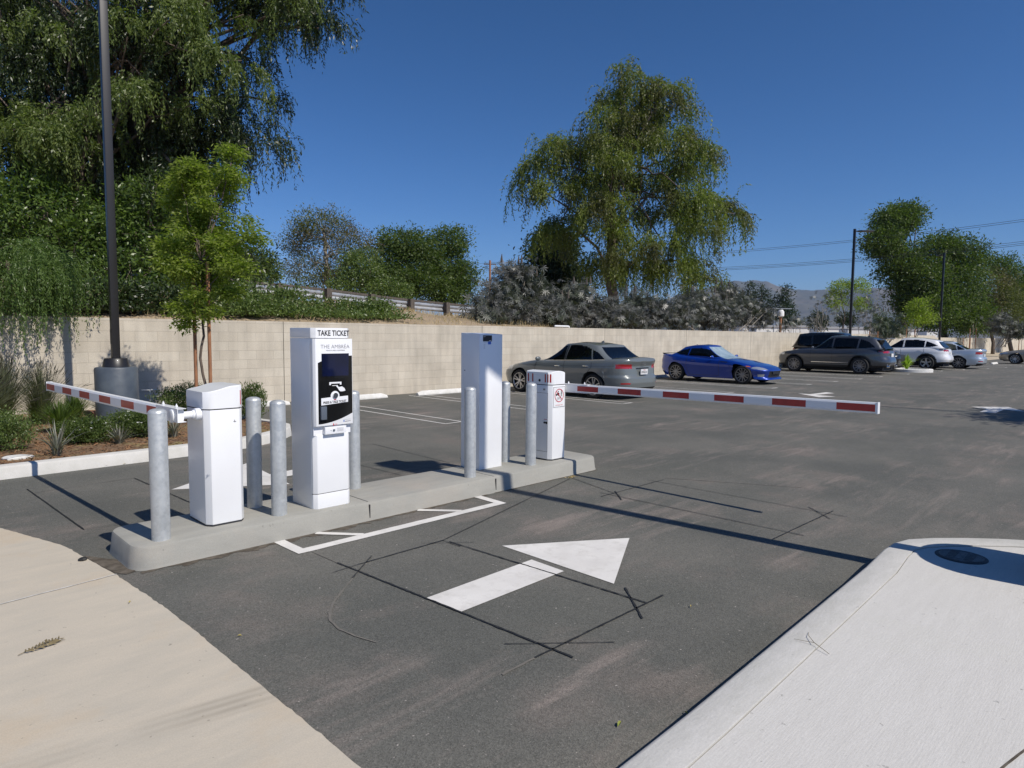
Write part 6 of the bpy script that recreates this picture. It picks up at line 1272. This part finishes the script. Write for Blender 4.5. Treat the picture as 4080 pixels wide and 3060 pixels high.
c = at(3108, 1330, 62); t = thing('vent_stack', 'small grey and white capped vent standing behind the wall beside the metal post', 'vent', (c[0], c[1], 0), 0); h_ = at(3108, 1264, 62)[2]; MB().lathe([(.12, 0), (.12, h_)], 12).build('stack', K['wood'], t, smooth=True); MB().lathe([(.2, h_), (.3, h_+.1), (.3, h_+.5), (.18, h_+.7)], 14).build('cap', K['bldg'], t, smooth=True)
# mountains
rx_ = [1200, 1700, 2100, 2500, 2760, 2881, 2937, 2960, 3006, 3049, 3099, 3149, 3237, 3311, 3455, 3600, 3900, 4500, 5200]; ry_ = [1335, 1320, 1290, 1230, 1165, 1127, 1118, 1122, 1115, 1124, 1140, 1152, 1156, 1151, 1149, 1140, 1165, 1200, 1250]
from mathutils import noise as mn
cols = np.linspace(1200, 5200, 330); rows_ = np.linspace(0, 1, 60); V = []
for r in rows_:
    for x in cols:
        top = at(x, np.interp(x, rx_, ry_), 6500); base_d = 3300; d0 = at(x, 1350, base_d); p = np.array([d0[0], d0[1], 0])*(1-r)+np.array([top[0], top[1], 0])*r
        nz = mn.fractal(Vector((p[0]/750, p[1]/750, .3)), .9, 2.1, 6, noise_basis='PERLIN_ORIGINAL'); rid = 1-abs(mn.noise(Vector((p[0]/420, p[1]/420, 2.0))))*2
        z = top[2]*(r**1.35)*(1+.30*(1-r)*nz*1.6)+(1-r)*r*4*(110*nz+55*rid)+(9*mn.noise(Vector((x/14, r*7, 5)))+6*nz)*r
        V.append((p[0], p[1], max(z, -1)-.5 if r > 0 else -5))
n_ = len(cols); i = np.arange((len(rows_)-1)*(n_-1)); rr_ = i//(n_-1); cc_ = i % (n_-1); a = rr_*n_+cc_
mm = mat('mountain_scrub', (.045, .050, .038), .95, col2=(.085, .082, .058), ns=.004, nd=10, col3=(.14, .12, .09), ns3=.0025)
o = npmesh('mountains', V, np.stack([a, a+1, a+n_+1, a+n_], 1), mm, None, True); structure(o)
# tree outside the frame that throws the ragged shadow on the lot at right
tb_ = np.array([17.3, -3.3, 0.]); tree('street_tree', 'small tree outside the frame at right casting a ragged shadow on the asphalt', tb_, [((17.0, -2.6, 4.6), (1.1, 1.1, .5)), ((17.9, -3.3, 5.2), (1.6, 1.4, .7)), ((18.6, -2.4, 4.4), (.9, .9, .4))], 'bushy', LM['mid'], 5200, (.22, .06), K['bark'], .08, cl_r=.25, per=22)
# ------------------------------------------------------------------ litter
def frond(label, x, y, rot, L_, n, w, m, z=.008):
    t = thing('dry_frond', label, 'dry leaf', (x, y, z), rot); b = MB(); b.tube([(-L_*.62, 0, .004), (-.2*L_, .004, .012), (.2*L_, .0, .014), (.5*L_, -.006, .006)], [.0016, .0018, .0014, .0006], 5)
    for i in range(n):
        s = -.45+.9*i/n; x_ = s*L_
        for sg in (1, -1):
            l = w*(1-abs(s)*.9)*random.uniform(.8, 1.1); d = np.array([.55, sg*.8]); d /= np.linalg.norm(d); p = np.array([x_, 0]); q = p+d*l; nn_ = np.array([-d[1], d[0]])*l*.13; m_ = p+d*l*.5
            b.add([(*p, .010), (*(m_+nn_), .004+random.random()*.014), (*q, .002+random.random()*.012), (*(m_-nn_), .003+random.random()*.008)], [(0, 1, 2, 3)])
    b.build('leaflets', m, t); return t
drym = mat('dry_frond_brown', (.13, .10, .05), .8, col2=(.20, .16, .08), ns=60)
x, y = gp(175, 2580); frond('dry brown feathery frond lying on the tan concrete apron', x, y, math.atan2(gp(245, 2550)[1]-gp(105, 2605)[1], gp(245, 2550)[0]-gp(105, 2605)[0]), .19, 11, .055, drym)
gm = mat('fallen_leaf_green', (.17, .22, .04), .6, col2=(.28, .26, .06), ns=70); ym = mat('fallen_leaf_yellow', (.42, .34, .10), .7)
def fleaf(label, px, py, s, m, rot, z=.006, zz=0):
    x, y = gp(px, py, zz); t = thing('fallen_leaf', label, 'leaf', (x, y, z+zz), rot, 'fallen leaves'); b = MB()
    b.add([(-s, 0, .002), (-.4*s, .28*s, .01), (.3*s, .25*s, .012), (s, 0, .003), (.3*s, -.25*s, .009), (-.4*s, -.28*s, .008), (0, 0, .004)], [(0, 1, 6), (1, 2, 6), (2, 3, 6), (3, 4, 6), (4, 5, 6), (5, 0, 6)]); b.build('blade', m, t)
for a_ in (('green fallen leaf in the middle of the asphalt at the bottom', 2468, 2892, .022, gm, .3), ('small green leaf lying against the right kerb', 2735, 2850, .014, gm, 1.2), ('small pale leaf on the asphalt right of the saw cut square', 2753, 2421, .012, ym, .4), ('tiny yellow leaf on the asphalt near the apron edge', 955, 2540, .012, ym, -.6), ('yellow leaf at the foot of the island front', 800, 2218, .016, ym, .2), ('yellow leaf near the middle of the kerb of the bed', 500, 1850, .03, ym, .5), ('pale leaf on the asphalt left of the ticket machine', 870, 1880, .025, ym, .9)): fleaf(*a_)
x, y = gp(310, 2405); fleaf('pale yellow leaf on the tan concrete apron', 518, 2408, .012, ym, .8, .011)
x, y = gp(292, 1872); t = thing('paper_scrap', 'crumpled white paper scrap at the kerb of the planting bed', 'paper', (x, y, .005), .3); b = MB(); b.add([(-.06, -.03, 0), (.0, -.045, .03), (.07, -.02, 0), (.06, .03, .02), (-.01, .02, .05), (-.07, .03, .01)], [(0, 1, 4, 5), (1, 2, 3, 4)]); b.build('crumpled_sheet', K['stone'], t)
t = thing('twig', 'thin dry twig lying across the right kerb', 'twig', (*gp(3245, 2560, .15), .153), .9); MB().tube([(-.12, 0, .0), (-.03, .02, .012), (.05, 0, .008), (.10, -.03, .0)], [.0012, .0015, .0013, .0008], 5).build('stem', drym, t); MB().tube([(-.03, .02, .012), (.01, .06, .006), (.04, .08, .0)], [.0012, .001, .0006], 5).build('side_shoot', drym, t)
x, y = gp(330, 2235); t = thing('asphalt_crumb', 'loose dark asphalt lump at the apron edge near the island', 'asphalt lump', (x, y, .004)); MB().lathe([(.026, 0), (.030, .01), (.018, .02), (.004, .024)], 7).build('lump', K['saw'], t)
# weed where saw cuts meet the island
x, y = gp(2275, 1902); t = thing('small_weed', 'tiny dry weed growing at the island foot where the saw cuts meet', 'weed', (x, y-.01, 0)); P = np.c_[RNG.normal(0, .03, 60), RNG.normal(0, .008, 60), np.zeros(60)]; leaves('blades', P, RNG.normal(size=(60, 3))*[1, .5, .3]+[0, 0, .6], .03, .008, LM['dry'], t)
# insect in flight before the left barrier cabinet
ip = at(935, 1680, 4.55); t = thing('flying_insect', 'small dark flying insect in front of the left barrier cabinet', 'insect', tuple(ip), 0)
MB().lathe([(.001, -.009), (.0026, -.005), (.0028, 0), (.002, .004), (.0026, .007), (.001, .010)], 10, axis='x').build('insect_body', K['seam'], t, smooth=True)
wm = mat('insect_wing', (.4, .4, .4), .3)
for s_ in (1, -1): MB().add([(0, 0, .002), (-.006, s_*.004, .012), (.0, s_*.006, .014), (.003, s_*.002, .004)], [(0, 1, 2, 3)]).build('wing', wm, t)
# ------------------------------------------------------------------ air
hz = bpy.data.materials.new('thin_haze'); hz.use_nodes = True; nt = hz.node_tree; nt.nodes.clear(); ho = N(nt, 'ShaderNodeOutputMaterial'); pv = N(nt, 'ShaderNodeVolumePrincipled')
pv.inputs['Color'].default_value = (.50, .68, 1, 1); pv.inputs['Density'].default_value = 6.5e-5; pv.inputs['Anisotropy'].default_value = .1; nt.links.new(pv.outputs[0], ho.inputs['Volume'])
HZ = MB().box(-2500, 11500, -4500, 11500, -8, 640).build('haze', hz); tag(HZ, 'thin blue haze of distant air before the mountains', 'haze', kind='stuff')
sc.cycles.volume_bounces = 0
